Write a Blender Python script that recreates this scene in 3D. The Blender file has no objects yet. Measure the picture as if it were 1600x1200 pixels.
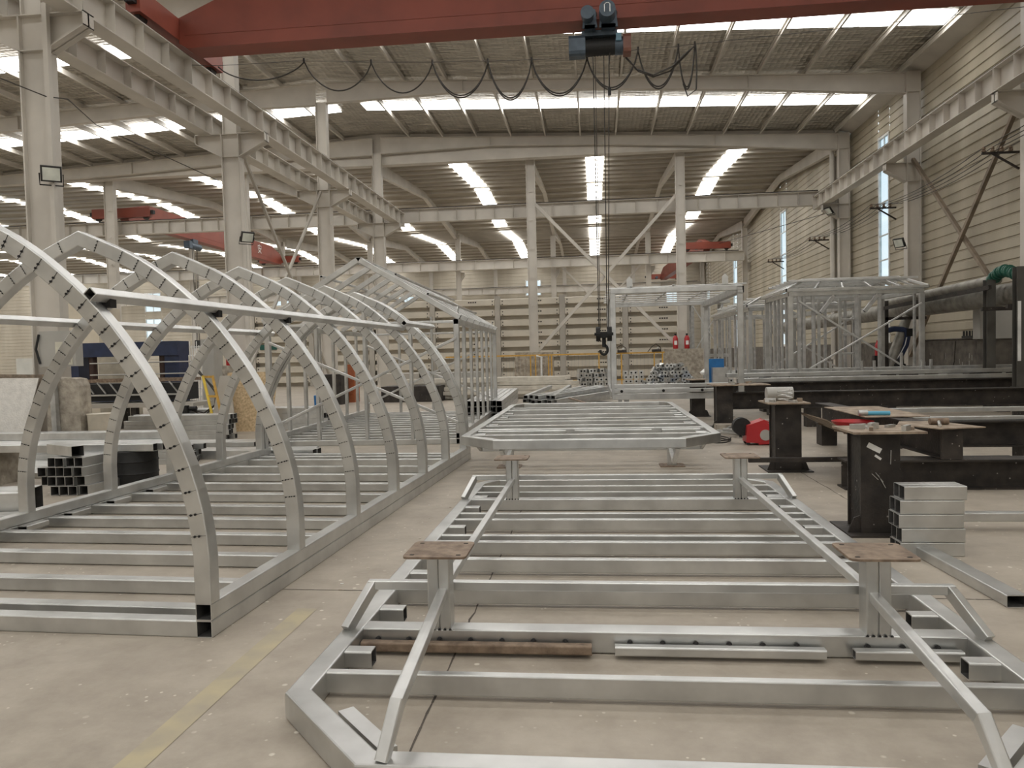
import bpy, math, random
from mathutils import Vector, Matrix
R = random.Random(7)
SC = bpy.context.scene
COL = SC.collection
PI = math.pi

# ---------------------------------------------------------------- camera
F_PX, YAW, PITCH, ROLL, CAM_H = 1200.0, math.radians(6.2), math.radians(2.2), math.radians(1.35), 1.6
fw = Vector((-math.sin(YAW) * math.cos(PITCH), math.cos(YAW) * math.cos(PITCH), -math.sin(PITCH)))
r0 = Vector((math.cos(YAW), math.sin(YAW), 0))
u0 = r0.cross(fw)
cr, sr = math.cos(ROLL), math.sin(ROLL)
cam_r, cam_u = cr * r0 - sr * u0, sr * r0 + cr * u0
cd = bpy.data.cameras.new('camera')
cam = bpy.data.objects.new('camera', cd)
COL.objects.link(cam)
M = Matrix((cam_r, cam_u, -fw)).transposed().to_4x4()
M.translation = (0, 0, CAM_H)
cam.matrix_world = M
cd.sensor_fit = 'HORIZONTAL'
cd.sensor_width = 36
cd.lens = 36 * F_PX / 1600
cd.clip_end = 400
cd.clip_start = 0.05
SC.camera = cam


def W(px, py, Y):
    """point of the photograph (1600x1200) on the vertical plane at hall depth Y"""
    d = fw + cam_r * ((px - 800) / F_PX) - cam_u * ((py - 600) / F_PX)
    return Vector((0, 0, CAM_H)) + d * (Y / d.y)


def G(px, py, z=0.0):
    """point of the photograph on the horizontal plane at height z"""
    d = fw + cam_r * ((px - 800) / F_PX) - cam_u * ((py - 600) / F_PX)
    return Vector((0, 0, CAM_H)) + d * ((z - CAM_H) / d.z)


# ---------------------------------------------------------------- sky, exposure
wd = bpy.data.worlds.new('sky')
SC.world = wd
wd.use_nodes = True
wn = wd.node_tree
for n in list(wn.nodes):
    wn.nodes.remove(n)
wo = wn.nodes.new('ShaderNodeOutputWorld')
wb = wn.nodes.new('ShaderNodeBackground')
wr = wn.nodes.new('ShaderNodeValToRGB')
wt = wn.nodes.new('ShaderNodeTexCoord')
wsx = wn.nodes.new('ShaderNodeSeparateXYZ')
wn.links.new(wt.outputs['Generated'], wsx.inputs[0])
wn.links.new(wsx.outputs['Z'], wr.inputs[0])
wr.color_ramp.elements[0].color = (0.97, 0.96, 0.93, 1)
wr.color_ramp.elements[1].color = (0.62, 0.82, 1.0, 1)
wr.color_ramp.elements[1].position = 0.6
wn.links.new(wr.outputs[0], wb.inputs[0])
wb.inputs[1].default_value = 1.7
wn.links.new(wb.outputs[0], wo.inputs[0])
SKYLIGHT = 13.0
SC.view_settings.view_transform = 'Standard'
SC.view_settings.look = 'None'
SC.view_settings.gamma = 1
SC.view_settings.use_curve_mapping = False
SC.view_settings.exposure = -0.48
SC.cycles.use_denoising = True
SC.cycles.max_bounces = 8
SC.cycles.diffuse_bounces = 5
SC.cycles.glossy_bounces = 4
SC.cycles.sample_clamp_indirect = 3


# ---------------------------------------------------------------- materials
def nt(name):
    m = bpy.data.materials.new(name)
    m.use_nodes = True
    t = m.node_tree
    return m, t, t.nodes['Principled BSDF']


def mat(name, col, rough=0.6, metal=0.0, var=0.12, scale=3.0, bump=0.0, bscale=40.0, rvar=0.0, col2=None, stretch=None, detail=4, spec=None):
    """plain surface: base colour broken up by noise, optional second colour for dirt or wear"""
    m, t, b = nt(name)
    geo = t.nodes.new('ShaderNodeNewGeometry')
    src = geo.outputs['Position']
    if stretch:
        mp = t.nodes.new('ShaderNodeMapping')
        mp.inputs['Scale'].default_value = stretch
        t.links.new(src, mp.inputs[0])
        src = mp.outputs[0]
    nz = t.nodes.new('ShaderNodeTexNoise')
    nz.inputs['Scale'].default_value = scale
    nz.inputs['Detail'].default_value = detail
    t.links.new(src, nz.inputs['Vector'])
    rp = t.nodes.new('ShaderNodeValToRGB')
    c2 = col2 or tuple(max(0, c * (1 - 2 * var)) for c in col)
    rp.color_ramp.elements[0].color = (*c2, 1)
    rp.color_ramp.elements[1].color = (*[min(1, c * (1 + var)) for c in col], 1)
    rp.color_ramp.elements[0].position = 0.3
    rp.color_ramp.elements[1].position = 0.68
    t.links.new(nz.outputs[0], rp.inputs[0])
    t.links.new(rp.outputs[0], b.inputs['Base Color'])
    b.inputs['Metallic'].default_value = metal
    b.inputs['Roughness'].default_value = rough
    if spec is not None:
        b.inputs['Specular IOR Level'].default_value = spec
    if rvar:
        mr = t.nodes.new('ShaderNodeMapRange')
        mr.inputs['To Min'].default_value = rough - rvar
        mr.inputs['To Max'].default_value = rough + rvar
        t.links.new(nz.outputs[0], mr.inputs[0])
        t.links.new(mr.outputs[0], b.inputs['Roughness'])
    if bump:
        n2 = t.nodes.new('ShaderNodeTexNoise')
        n2.inputs['Scale'].default_value = bscale
        n2.inputs['Detail'].default_value = 3
        t.links.new(src, n2.inputs['Vector'])
        bp = t.nodes.new('ShaderNodeBump')
        bp.inputs['Strength'].default_value = bump
        bp.inputs['Distance'].default_value = 0.02
        t.links.new(n2.outputs[0], bp.inputs['Height'])
        t.links.new(bp.outputs[0], b.inputs['Normal'])
    return m


def emit(name, col, s):
    m = bpy.data.materials.new(name)
    m.use_nodes = True
    t = m.node_tree
    t.nodes.remove(t.nodes['Principled BSDF'])
    e = t.nodes.new('ShaderNodeEmission')
    e.inputs[0].default_value = (*col, 1)
    e.inputs[1].default_value = s
    t.links.new(e.outputs[0], t.nodes['Material Output'].inputs[0])
    return m


def floor_mat():
    m, t, b = nt('concrete_floor')
    L = t.links
    geo = t.nodes.new('ShaderNodeNewGeometry')
    pos = geo.outputs['Position']

    def noise(s, d=5, vec=None, rough=0.55):
        n = t.nodes.new('ShaderNodeTexNoise')
        n.inputs['Scale'].default_value = s
        n.inputs['Detail'].default_value = d
        n.inputs['Roughness'].default_value = rough
        L.new(vec or pos, n.inputs['Vector'])
        return n.outputs[0]

    def ramp(x, p0, p1, c0=(0, 0, 0), c1=(1, 1, 1)):
        r = t.nodes.new('ShaderNodeValToRGB')
        r.color_ramp.elements[0].position = p0
        r.color_ramp.elements[1].position = p1
        r.color_ramp.elements[0].color = (*c0, 1)
        r.color_ramp.elements[1].color = (*c1, 1)
        L.new(x, r.inputs[0])
        return r.outputs[0]

    def mix(f, a, c, mode='MIX'):
        x = t.nodes.new('ShaderNodeMix')
        x.data_type = 'RGBA'
        x.blend_type = mode
        if isinstance(f, float):
            x.inputs[0].default_value = f
        else:
            L.new(f, x.inputs[0])
        for k, v in ((6, a), (7, c)):
            if isinstance(v, tuple):
                x.inputs[k].default_value = (*v, 1)
            else:
                L.new(v, x.inputs[k])
        return x.outputs[2]
    base = ramp(noise(0.55, 6), 0.3, 0.72, (0.27, 0.235, 0.19), (0.44, 0.385, 0.32))
    base = mix(ramp(noise(5.0, 8, rough=0.7), 0.35, 0.75), base, (0.47, 0.42, 0.355), 'MIX')
    base = mix(0.5, base, ramp(noise(2.2, 7, rough=0.65), 0.35, 0.7, (0.28, 0.24, 0.195), (0.46, 0.41, 0.34)))
    # light paint and mortar spots
    vo = t.nodes.new('ShaderNodeTexVoronoi')
    vo.inputs['Scale'].default_value = 9.0
    L.new(pos, vo.inputs['Vector'])
    sp = ramp(vo.outputs['Distance'], 0.10, 0.15, (1, 1, 1), (0, 0, 0))
    pick = ramp(noise(1.3, 3), 0.47, 0.56)
    wn_ = t.nodes.new('ShaderNodeTexWhiteNoise')
    L.new(vo.outputs['Position'], wn_.inputs['Vector'])
    pk2 = ramp(wn_.outputs['Value'], 0.55, 0.6)
    mk = mix(1.0, mix(1.0, sp, pick, 'MULTIPLY'), pk2, 'MULTIPLY')
    base = mix(mk, base, (0.66, 0.62, 0.54))
    vo2 = t.nodes.new('ShaderNodeTexVoronoi')
    vo2.inputs['Scale'].default_value = 26.0
    L.new(pos, vo2.inputs['Vector'])
    sp2 = ramp(vo2.outputs['Distance'], 0.16, 0.24, (1, 1, 1), (0, 0, 0))
    wn2 = t.nodes.new('ShaderNodeTexWhiteNoise')
    L.new(vo2.outputs['Position'], wn2.inputs['Vector'])
    mk2 = mix(1.0, mix(1.0, sp2, ramp(noise(1.9, 3), 0.5, 0.6), 'MULTIPLY'), ramp(wn2.outputs['Value'], 0.78, 0.8), 'MULTIPLY')
    base = mix(mk2, base, (0.62, 0.58, 0.50))
    L.new(base, b.inputs['Base Color'])
    b.inputs['Roughness'].default_value = 0.5
    b.inputs['Specular IOR Level'].default_value = 0.35
    bp = t.nodes.new('ShaderNodeBump')
    bp.inputs['Strength'].default_value = 0.12
    bp.inputs['Distance'].default_value = 0.01
    L.new(noise(30, 5), bp.inputs['Height'])
    L.new(bp.outputs[0], b.inputs['Normal'])
    return m


def foil_mat():
    """quilted silver foil backing of the roof insulation"""
    m, t, b = nt('roof_foil')
    L = t.links
    geo = t.nodes.new('ShaderNodeNewGeometry')
    mp = t.nodes.new('ShaderNodeMapping')
    mp.inputs['Scale'].default_value = (1.0, 5.0, 1.0)
    L.new(geo.outputs['Position'], mp.inputs[0])
    n1 = t.nodes.new('ShaderNodeTexNoise')
    n1.inputs['Scale'].default_value = 1.1
    n1.inputs['Detail'].default_value = 5
    L.new(mp.outputs[0], n1.inputs['Vector'])
    ck = t.nodes.new('ShaderNodeTexVoronoi')
    ck.inputs['Scale'].default_value = 5.0
    ck.inputs['Randomness'].default_value = 0.25
    L.new(geo.outputs['Position'], ck.inputs['Vector'])
    ad = t.nodes.new('ShaderNodeMath')
    ad.operation = 'MULTIPLY_ADD'
    ad.inputs[1].default_value = 0.35
    L.new(ck.outputs['Distance'], ad.inputs[0])
    L.new(n1.outputs[0], ad.inputs[2])
    bp = t.nodes.new('ShaderNodeBump')
    bp.inputs['Strength'].default_value = 0.9
    bp.inputs['Distance'].default_value = 0.3
    L.new(ad.outputs[0], bp.inputs['Height'])
    L.new(bp.outputs[0], b.inputs['Normal'])
    rp = t.nodes.new('ShaderNodeValToRGB')
    rp.color_ramp.elements[0].position = 0.3
    rp.color_ramp.elements[1].position = 0.7
    rp.color_ramp.elements[0].color = (0.40, 0.375, 0.33, 1)
    rp.color_ramp.elements[1].color = (0.66, 0.62, 0.55, 1)
    L.new(n1.outputs[0], rp.inputs[0])
    L.new(rp.outputs[0], b.inputs['Base Color'])
    b.inputs['Metallic'].default_value = 0.85
    b.inputs['Roughness'].default_value = 0.28
    return m


def clad_mat(name, c0, c1, stain):
    """painted wall sheet with soft vertical water stains"""
    m, t, b = nt(name)
    L = t.links
    geo = t.nodes.new('ShaderNodeNewGeometry')
    mp = t.nodes.new('ShaderNodeMapping')
    mp.inputs['Scale'].default_value = (0.6, 0.6, 0.12)
    L.new(geo.outputs['Position'], mp.inputs[0])
    n1 = t.nodes.new('ShaderNodeTexNoise')
    n1.inputs['Scale'].default_value = 1.2
    n1.inputs['Detail'].default_value = 6
    L.new(mp.outputs[0], n1.inputs['Vector'])
    rp = t.nodes.new('ShaderNodeValToRGB')
    rp.color_ramp.elements[0].position = 0.25
    rp.color_ramp.elements[1].position = 0.6
    rp.color_ramp.elements[0].color = (*stain, 1)
    rp.color_ramp.elements[1].color = (*c0, 1)
    e = rp.color_ramp.elements.new(0.8)
    e.color = (*c1, 1)
    L.new(n1.outputs[0], rp.inputs[0])
    L.new(rp.outputs[0], b.inputs['Base Color'])
    b.inputs['Roughness'].default_value = 0.5
    return m


def glass_mat():
    m = bpy.data.materials.new('window_glass')
    m.use_nodes = True
    t = m.node_tree
    t.nodes.remove(t.nodes['Principled BSDF'])
    tr = t.nodes.new('ShaderNodeBsdfTransparent')
    tr.inputs[0].default_value = (0.9, 0.97, 1, 1)
    gl = t.nodes.new('ShaderNodeBsdfGlossy')
    gl.inputs['Roughness'].default_value = 0.05
    mx = t.nodes.new('ShaderNodeMixShader')
    mx.inputs[0].default_value = 0.08
    t.links.new(tr.outputs[0], mx.inputs[1])
    t.links.new(gl.outputs[0], mx.inputs[2])
    t.links.new(mx.outputs[0], t.nodes['Material Output'].inputs[0])
    return m


GALV = mat('galvanised_steel', (0.63, 0.635, 0.625), 0.34, 0.86, 0.10, 3.5, 0.0, 60, 0.06)
INNER = mat('shaded_tube_inside', (0.09, 0.088, 0.085), 0.7, 0.0, 0.2, 9)  # shade inside the tubes put into the colour, so open ends read black
GALV_D = mat('dull_galvanised_steel', (0.48, 0.48, 0.47), 0.42, 0.6, 0.14, 6)
ZINC = mat('bright_zinc_tube', (0.66, 0.665, 0.655), 0.34, 0.7, 0.08, 5)
PAINT = mat('warm_white_steel_paint', (0.60, 0.565, 0.51), 0.5, 0.0, 0.07, 0.9)
PAINT_D = mat('grey_beige_steel_paint', (0.46, 0.43, 0.38), 0.5, 0.0, 0.08, 0.9)
RED = mat('crane_red_paint', (0.25, 0.055, 0.032), 0.5, 0.0, 0.10, 1.2)
SIGRED = mat('bright_red_paint', (0.46, 0.03, 0.035), 0.35, 0.0, 0.05)
MOTOR = mat('blue_grey_enamel', (0.075, 0.105, 0.14), 0.45, 0.2, 0.15, 6)
BLACK = mat('black_rubber', (0.012, 0.012, 0.012), 0.6, 0.0, 0.2, 20)
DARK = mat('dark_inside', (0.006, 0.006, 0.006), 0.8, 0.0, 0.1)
RUSTY = mat('dark_scaled_steel', (0.045, 0.038, 0.033), 0.55, 0.35, 0.35, 5, 0.25, 30, col2=(0.022, 0.02, 0.019))
RUST = mat('brown_rusted_plate', (0.27, 0.205, 0.15), 0.6, 0.35, 0.2, 14, 0.15, 60, col2=(0.15, 0.105, 0.075))
SCRAP = mat('rust_dusted_plate', (0.36, 0.29, 0.22), 0.65, 0.2, 0.2, 9, 0.2, 40, col2=(0.20, 0.15, 0.11))
CONC = mat('rough_concrete', (0.40, 0.36, 0.30), 0.9, 0.0, 0.2, 7, 0.5, 25, col2=(0.24, 0.21, 0.17))
FLOOR = floor_mat()
FOIL = foil_mat()
CLAD = clad_mat('beige_wall_sheet', (0.45, 0.405, 0.315), (0.56, 0.52, 0.43), (0.31, 0.27, 0.20))
CLADB = clad_mat('cream_wall_sheet', (0.56, 0.51, 0.42), (0.64, 0.59, 0.50), (0.45, 0.40, 0.32))
PANEL = mat('cream_panel_paint', (0.66, 0.61, 0.52), 0.55, 0.0, 0.06, 1.0)
DADO = mat('dirty_dark_dado', (0.135, 0.12, 0.10), 0.8, 0.0, 0.25, 3.0, 0.2, 20, col2=(0.075, 0.066, 0.058))
WHITE = mat('window_white_frame', (0.80, 0.80, 0.78), 0.4)
GLASS = glass_mat()
SKYL = emit('translucent_roof_sheet', (1.0, 0.985, 0.95), SKYLIGHT)
YELLOW = mat('ochre_yellow_paint', (0.62, 0.36, 0.07), 0.5, 0, 0.12, 8)
YELLOW2 = mat('lemon_yellow_paint', (0.78, 0.56, 0.07), 0.45)
OSB = mat('strand_board', (0.62, 0.48, 0.30), 0.8, 0, 0.16, 22, 0.2, 60, col2=(0.42, 0.30, 0.17))
SHEET = mat('pale_checker_sheet', (0.74, 0.72, 0.68), 0.55, 0.1, 0.06, 10, 0.4, 35)
NAVY = mat('navy_machine_paint', (0.022, 0.035, 0.085), 0.4, 0, 0.15, 4)
BLUE = mat('bright_blue_plastic', (0.02, 0.16, 0.42), 0.4)
CREAM = mat('cream_machine_paint', (0.66, 0.60, 0.49), 0.5, 0, 0.06, 2)
GREYC = mat('grey_cabinet_paint', (0.42, 0.41, 0.38), 0.45, 0, 0.05, 2)
BUCKET = mat('cream_plastic', (0.62, 0.56, 0.46), 0.5)
DUCT = mat('dusty_spiral_duct', (0.30, 0.285, 0.25), 0.5, 0.35, 0.2, 4, 0.2, 30)
HOSE = mat('green_flexible_hose', (0.02, 0.11, 0.075), 0.5)
CABLE = mat('dark_cable', (0.03, 0.025, 0.02), 0.55)
WOOD = mat('grey_weathered_boards', (0.25, 0.20, 0.15), 0.8, 0, 0.2, 12, 0.2, 40)
SOOT = mat('black_weld_mark', (0.012, 0.011, 0.011), 0.8)
CYAN = mat('light_blue_handle', (0.10, 0.42, 0.62), 0.4)
LENS = mat('floodlight_lens', (0.72, 0.75, 0.68), 0.25)
MARK = mat('faded_yellow_line', (0.45, 0.39, 0.25), 0.6, 0, 0.06, 5, col2=(0.37, 0.325, 0.25))


# light weld and paint spatter on the dark steel
_t = RUSTY.node_tree
_b = _t.nodes['Principled BSDF']
_old = _b.inputs['Base Color'].links[0].from_socket
_v = _t.nodes.new('ShaderNodeTexVoronoi')
_v.inputs['Scale'].default_value = 16
_g = _t.nodes.new('ShaderNodeNewGeometry')
_t.links.new(_g.outputs['Position'], _v.inputs['Vector'])
_r = _t.nodes.new('ShaderNodeValToRGB')
_r.color_ramp.elements[0].position = 0.10
_r.color_ramp.elements[1].position = 0.16
_r.color_ramp.elements[0].color = (1, 1, 1, 1)
_r.color_ramp.elements[1].color = (0, 0, 0, 1)
_t.links.new(_v.outputs['Distance'], _r.inputs[0])
_w = _t.nodes.new('ShaderNodeTexWhiteNoise')
_t.links.new(_v.outputs['Position'], _w.inputs['Vector'])
_m = _t.nodes.new('ShaderNodeMath')
_m.operation = 'GREATER_THAN'
_m.inputs[1].default_value = 0.80
_t.links.new(_w.outputs['Value'], _m.inputs[0])
_m2 = _t.nodes.new('ShaderNodeMath')
_m2.operation = 'MULTIPLY'
_t.links.new(_r.outputs[0], _m2.inputs[0])
_t.links.new(_m.outputs[0], _m2.inputs[1])
_x = _t.nodes.new('ShaderNodeMix')
_x.data_type = 'RGBA'
_t.links.new(_m2.outputs[0], _x.inputs[0])
_t.links.new(_old, _x.inputs[6])
_x.inputs[7].default_value = (0.34, 0.32, 0.29, 1)
_t.links.new(_x.outputs[2], _b.inputs['Base Color'])


# ---------------------------------------------------------------- mesh helpers
class MB:
    def __init__(s):
        s.v, s.f, s.m, s.k = [], [], [], 0

    def add(s, vs, fs):
        o = len(s.v)
        s.v += [Vector(p) for p in vs]
        for f in fs:
            s.f.append([i + o for i in f])
            s.m.append(s.k)
        return s

    def mi(s, k):
        s.k = k
        return s

    def box(s, x0, x1, y0, y1, z0, z1):
        vs = [(x, y, z) for z in (z0, z1) for y in (y0, y1) for x in (x0, x1)]
        return s.add(vs, [(0, 2, 3, 1), (4, 5, 7, 6), (0, 1, 5, 4), (2, 6, 7, 3), (0, 4, 6, 2), (1, 3, 7, 5)])

    def sweep(s, sec, pts, n, closed=False, inner=None, cap=True, lo=None, hi=None):
        """section (a, b) along a path; n = normal of the path's plane; ends or corners are mitred.
        lo/hi: build only the path segment lo..hi of a longer mitred path"""
        pts = [Vector(p) for p in pts]
        N = len(pts)
        n = Vector(n)
        mv = []
        for i in range(N):
            d0 = (pts[i] - pts[i - 1]) if (i > 0 or closed) else None
            d1 = (pts[(i + 1) % N] - pts[i]) if (i < N - 1 or closed) else None
            d0 = d0.normalized() if d0 else None
            d1 = d1.normalized() if d1 else None
            ref = d1 or d0
            nn = (n - ref * n.dot(ref)).normalized()
            if d0 is None:
                mv.append((nn.cross(d1).normalized(), nn))
            elif d1 is None:
                mv.append((nn.cross(d0).normalized(), nn))
            else:
                n0 = (n - d0 * n.dot(d0)).normalized()
                n1 = (n - d1 * n.dot(d1)).normalized()
                s0, s1 = n0.cross(d0), n1.cross(d1)
                m = (s0 + s1) / (1 + s0.dot(s1)) if s0.dot(s1) > -0.9 else s0
                mb_ = (n0 + n1) / (1 + n0.dot(n1)) if n0.dot(n1) > -0.9 else n0
                mv.append((m, mb_))
        idx = list(range(N)) + ([0] if closed and lo is None else [])
        if lo is not None:
            idx = [lo % N, hi % N]
        rings = [[pts[i] + mv[i][0] * a + mv[i][1] * b for a, b in sec] for i in idx]
        K = len(sec)
        o = len(s.v)
        for r in rings:
            s.v += r
        fs = []
        for i in range(len(rings) - 1):
            for j in range(K):
                j2 = (j + 1) % K
                fs.append([o + i * K + j, o + i * K + j2, o + (i + 1) * K + j2, o + (i + 1) * K + j])
        shut = closed and lo is None
        inn_ = []
        if inner:
            o2 = len(s.v)
            ri = [[pts[i] + mv[i][0] * a + mv[i][1] * b for a, b in inner] for i in (idx[0], idx[-1])]
            for r in ri:
                s.v += r
            for j in range(K):
                j2 = (j + 1) % K
                fs.append([o + j2, o + j, o2 + j, o2 + j2])
                e = o + (len(rings) - 1) * K
                fs.append([e + j, e + j2, o2 + K + j2, o2 + K + j])
                inn_.append([o2 + j, o2 + K + j, o2 + K + j2, o2 + j2])
        elif cap and not shut:
            fs.append([o + j for j in range(K)][::-1])
            e = o + (len(rings) - 1) * K
            fs.append([e + j for j in range(K)])
        for f in fs:
            s.f.append(f)
            s.m.append(s.k)
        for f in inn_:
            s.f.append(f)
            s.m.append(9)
        return s

    def bar(s, p0, p1, w, h, n=(0, 0, 1), c=0.0):
        return s.sweep(rsec(w, h, c), [p0, p1], n)

    def tube(s, p0, p1, w, h, n=(0, 0, 1), t=0.006, c=0.008):
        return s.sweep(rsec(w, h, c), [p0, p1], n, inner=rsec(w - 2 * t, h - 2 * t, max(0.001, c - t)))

    def ibeam(s, p0, p1, w, h, tf=0.016, tw=0.012, n=(0, 0, 1)):
        a, b = w / 2, h / 2
        sec = [(-a, -b), (a, -b), (a, -b + tf), (tw / 2, -b + tf), (tw / 2, b - tf), (a, b - tf), (a, b), (-a, b), (-a, b - tf), (-tw / 2, b - tf), (-tw / 2, -b + tf), (-a, -b + tf)]
        return s.sweep(sec, [p0, p1], n)

    def cyl(s, p0, p1, r, n=12, r1=None, cap=True):
        p0, p1 = Vector(p0), Vector(p1)
        d = (p1 - p0).normalized()
        x = d.orthogonal().normalized()
        y = d.cross(x)
        r1 = r if r1 is None else r1
        vs = [p0 + (x * math.cos(2 * PI * i / n) + y * math.sin(2 * PI * i / n)) * r for i in range(n)]
        vs += [p1 + (x * math.cos(2 * PI * i / n) + y * math.sin(2 * PI * i / n)) * r1 for i in range(n)]
        fs = [(i, (i + 1) % n, n + (i + 1) % n, n + i) for i in range(n)]
        if cap:
            fs += [tuple(range(n))[::-1], tuple(range(n, 2 * n))]
        return s.add(vs, fs)

    def lathe(s, c, prof, n=20):
        """profile (r, z) turned about the vertical through c"""
        c = Vector(c)
        vs = [c + Vector((r * math.cos(2 * PI * i / n), r * math.sin(2 * PI * i / n), z)) for r, z in prof for i in range(n)]
        fs = []
        for k in range(len(prof) - 1):
            for i in range(n):
                j = (i + 1) % n
                fs.append((k * n + i, k * n + j, (k + 1) * n + j, (k + 1) * n + i))
        fs += [tuple(range(n))[::-1], tuple(range((len(prof) - 1) * n, len(prof) * n))]
        return s.add(vs, fs)

    def rope(s, pts, r, n=6):
        sec = [(r * math.cos(2 * PI * i / n), r * math.sin(2 * PI * i / n)) for i in range(n)]
        pts = [Vector(p) for p in pts]
        rings = []
        x = None
        for i, p in enumerate(pts):
            d = (pts[min(i + 1, len(pts) - 1)] - pts[max(i - 1, 0)]).normalized()
            x = d.orthogonal().normalized() if x is None else (x - d * x.dot(d)).normalized()
            y = d.cross(x)
            rings.append([p + x * a + y * b for a, b in sec])
        o = len(s.v)
        for r_ in rings:
            s.v += r_
        for i in range(len(rings) - 1):
            for j in range(n):
                j2 = (j + 1) % n
                s.f.append([o + i * n + j, o + i * n + j2, o + (i + 1) * n + j2, o + (i + 1) * n + j])
                s.m.append(s.k)
        s.f.append([o + j for j in range(n)][::-1])
        s.f.append([o + (len(rings) - 1) * n + j for j in range(n)])
        s.m += [s.k, s.k]
        return s

    def prism(s, poly, d):
        """closed polygon (3-D points) pushed along d"""
        d = Vector(d)
        n = len(poly)
        vs = [Vector(p) for p in poly] + [Vector(p) + d for p in poly]
        return s.add(vs, [tuple(range(n))[::-1], tuple(range(n, 2 * n))] + [(i, (i + 1) % n, n + (i + 1) % n, n + i) for i in range(n)])

    def build(s, name, mats, parent=None, origin=None, smooth=False):
        me = bpy.data.meshes.new(name)
        if parent is not None:
            o = Vector(parent['_o'])
        else:
            if origin is None:
                xs = [v.x for v in s.v]
                ys = [v.y for v in s.v]
                zs = [v.z for v in s.v]
                origin = ((min(xs) + max(xs)) / 2, (min(ys) + max(ys)) / 2, min(zs))
            o = Vector(origin)
        me.from_pydata([tuple(v - o) for v in s.v], [], s.f)
        mats = list(mats) if isinstance(mats, (list, tuple)) else [mats]
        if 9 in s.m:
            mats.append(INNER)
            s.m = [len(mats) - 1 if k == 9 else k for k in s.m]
        for m in mats:
            me.materials.append(m)
        if len(mats) > 1:
            for p, k in zip(me.polygons, s.m):
                p.material_index = k
        if smooth:
            for p in me.polygons:
                p.use_smooth = True
            try:
                me.set_sharp_from_angle(angle=math.radians(40))
            except Exception:
                pass
        me.update()
        ob = bpy.data.objects.new(name, me)
        COL.objects.link(ob)
        if parent is not None:
            ob.parent = parent
            ob['_o'] = tuple(o)
        else:
            ob.location = o
            ob['_o'] = tuple(o)
        return ob


def rsec(w, h, c=0.0):
    a, b = w / 2, h / 2
    if c <= 0:
        return [(-a, -b), (a, -b), (a, b), (-a, b)]
    k = c * 0.3
    return [(-a + c, -b), (a - c, -b), (a - k, -b + k), (a, -b + c), (a, b - c), (a - k, b - k), (a - c, b), (-a + c, b), (-a + k, b - k), (-a, b - c), (-a, -b + c), (-a + k, -b + k)]


def tag(o, label, cat, group=None, kind=None):
    o['label'] = label
    o['category'] = cat
    if group:
        o['group'] = group
    if kind:
        o['kind'] = kind
    return o


def thing(name, label, cat, loc, group=None, kind=None):
    o = bpy.data.objects.new(name, None)
    o.empty_display_size = 0.1
    COL.objects.link(o)
    o.location = loc
    o['_o'] = tuple(loc)
    return tag(o, label, cat, group, kind)


def solo(name, mb, mats, label, cat, group=None, kind=None, smooth=False, origin=None):
    return tag(mb.build(name, mats, origin=origin, smooth=smooth), label, cat, group, kind)


def letters(name, body, size, loc, rot, m, parent):
    fc = bpy.data.curves.new(name, 'FONT')
    fc.body = body
    fc.size = size
    fc.align_x = 'CENTER'
    fc.extrude = .002
    tmp = bpy.data.objects.new(name, fc)
    COL.objects.link(tmp)
    bpy.context.view_layer.update()
    me = bpy.data.meshes.new_from_object(tmp.evaluated_get(bpy.context.evaluated_depsgraph_get()))
    bpy.data.objects.remove(tmp)
    me.name = name
    me.materials.clear()
    me.materials.append(m)
    o = bpy.data.objects.new(name, me)
    COL.objects.link(o)
    o.parent = parent
    o.location = Vector(loc) - Vector(parent['_o'])
    o.rotation_euler = rot
    return o


def dup(root, delta, rotz=0.0, label=None, group=None):
    """copy of a thing with copies of its parts and sub-parts"""
    def cp(o, par):
        c = o.copy()
        COL.objects.link(c)
        if par:
            c.parent = par
        for ch in o.children:
            cp(ch, c)
        return c
    r = cp(root, None)
    r.location = Vector(root.location) + Vector(delta)
    r.rotation_euler = (0, 0, root.rotation_euler.z + rotz)
    if label:
        r['label'] = label
    if group:
        r['group'] = group
    return r


def struct(name, mb, mats, label, cat, group=None, smooth=False):
    return solo(name, mb, mats, label, cat, group, 'structure', smooth)


ORD = ['first', 'second', 'third', 'fourth', 'fifth', 'sixth', 'seventh', 'eighth', 'ninth', 'tenth', 'eleventh', 'twelfth', 'thirteenth', 'fourteenth', 'fifteenth', 'sixteenth']

# ================================================================ THE SETTING
XL, XR, XW = -10.8, 11.95, 12.35          # left column row, right column row, right wall
FR = [14.3, 22.5, 30.5, 38.5]             # portal frames of the near bays
ZR = lambda x: (12.74 - 0.0446 * (x + 10.8)) if x > -10.8 else (12.74 - 0.0446 * (-10.8 - x))

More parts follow.
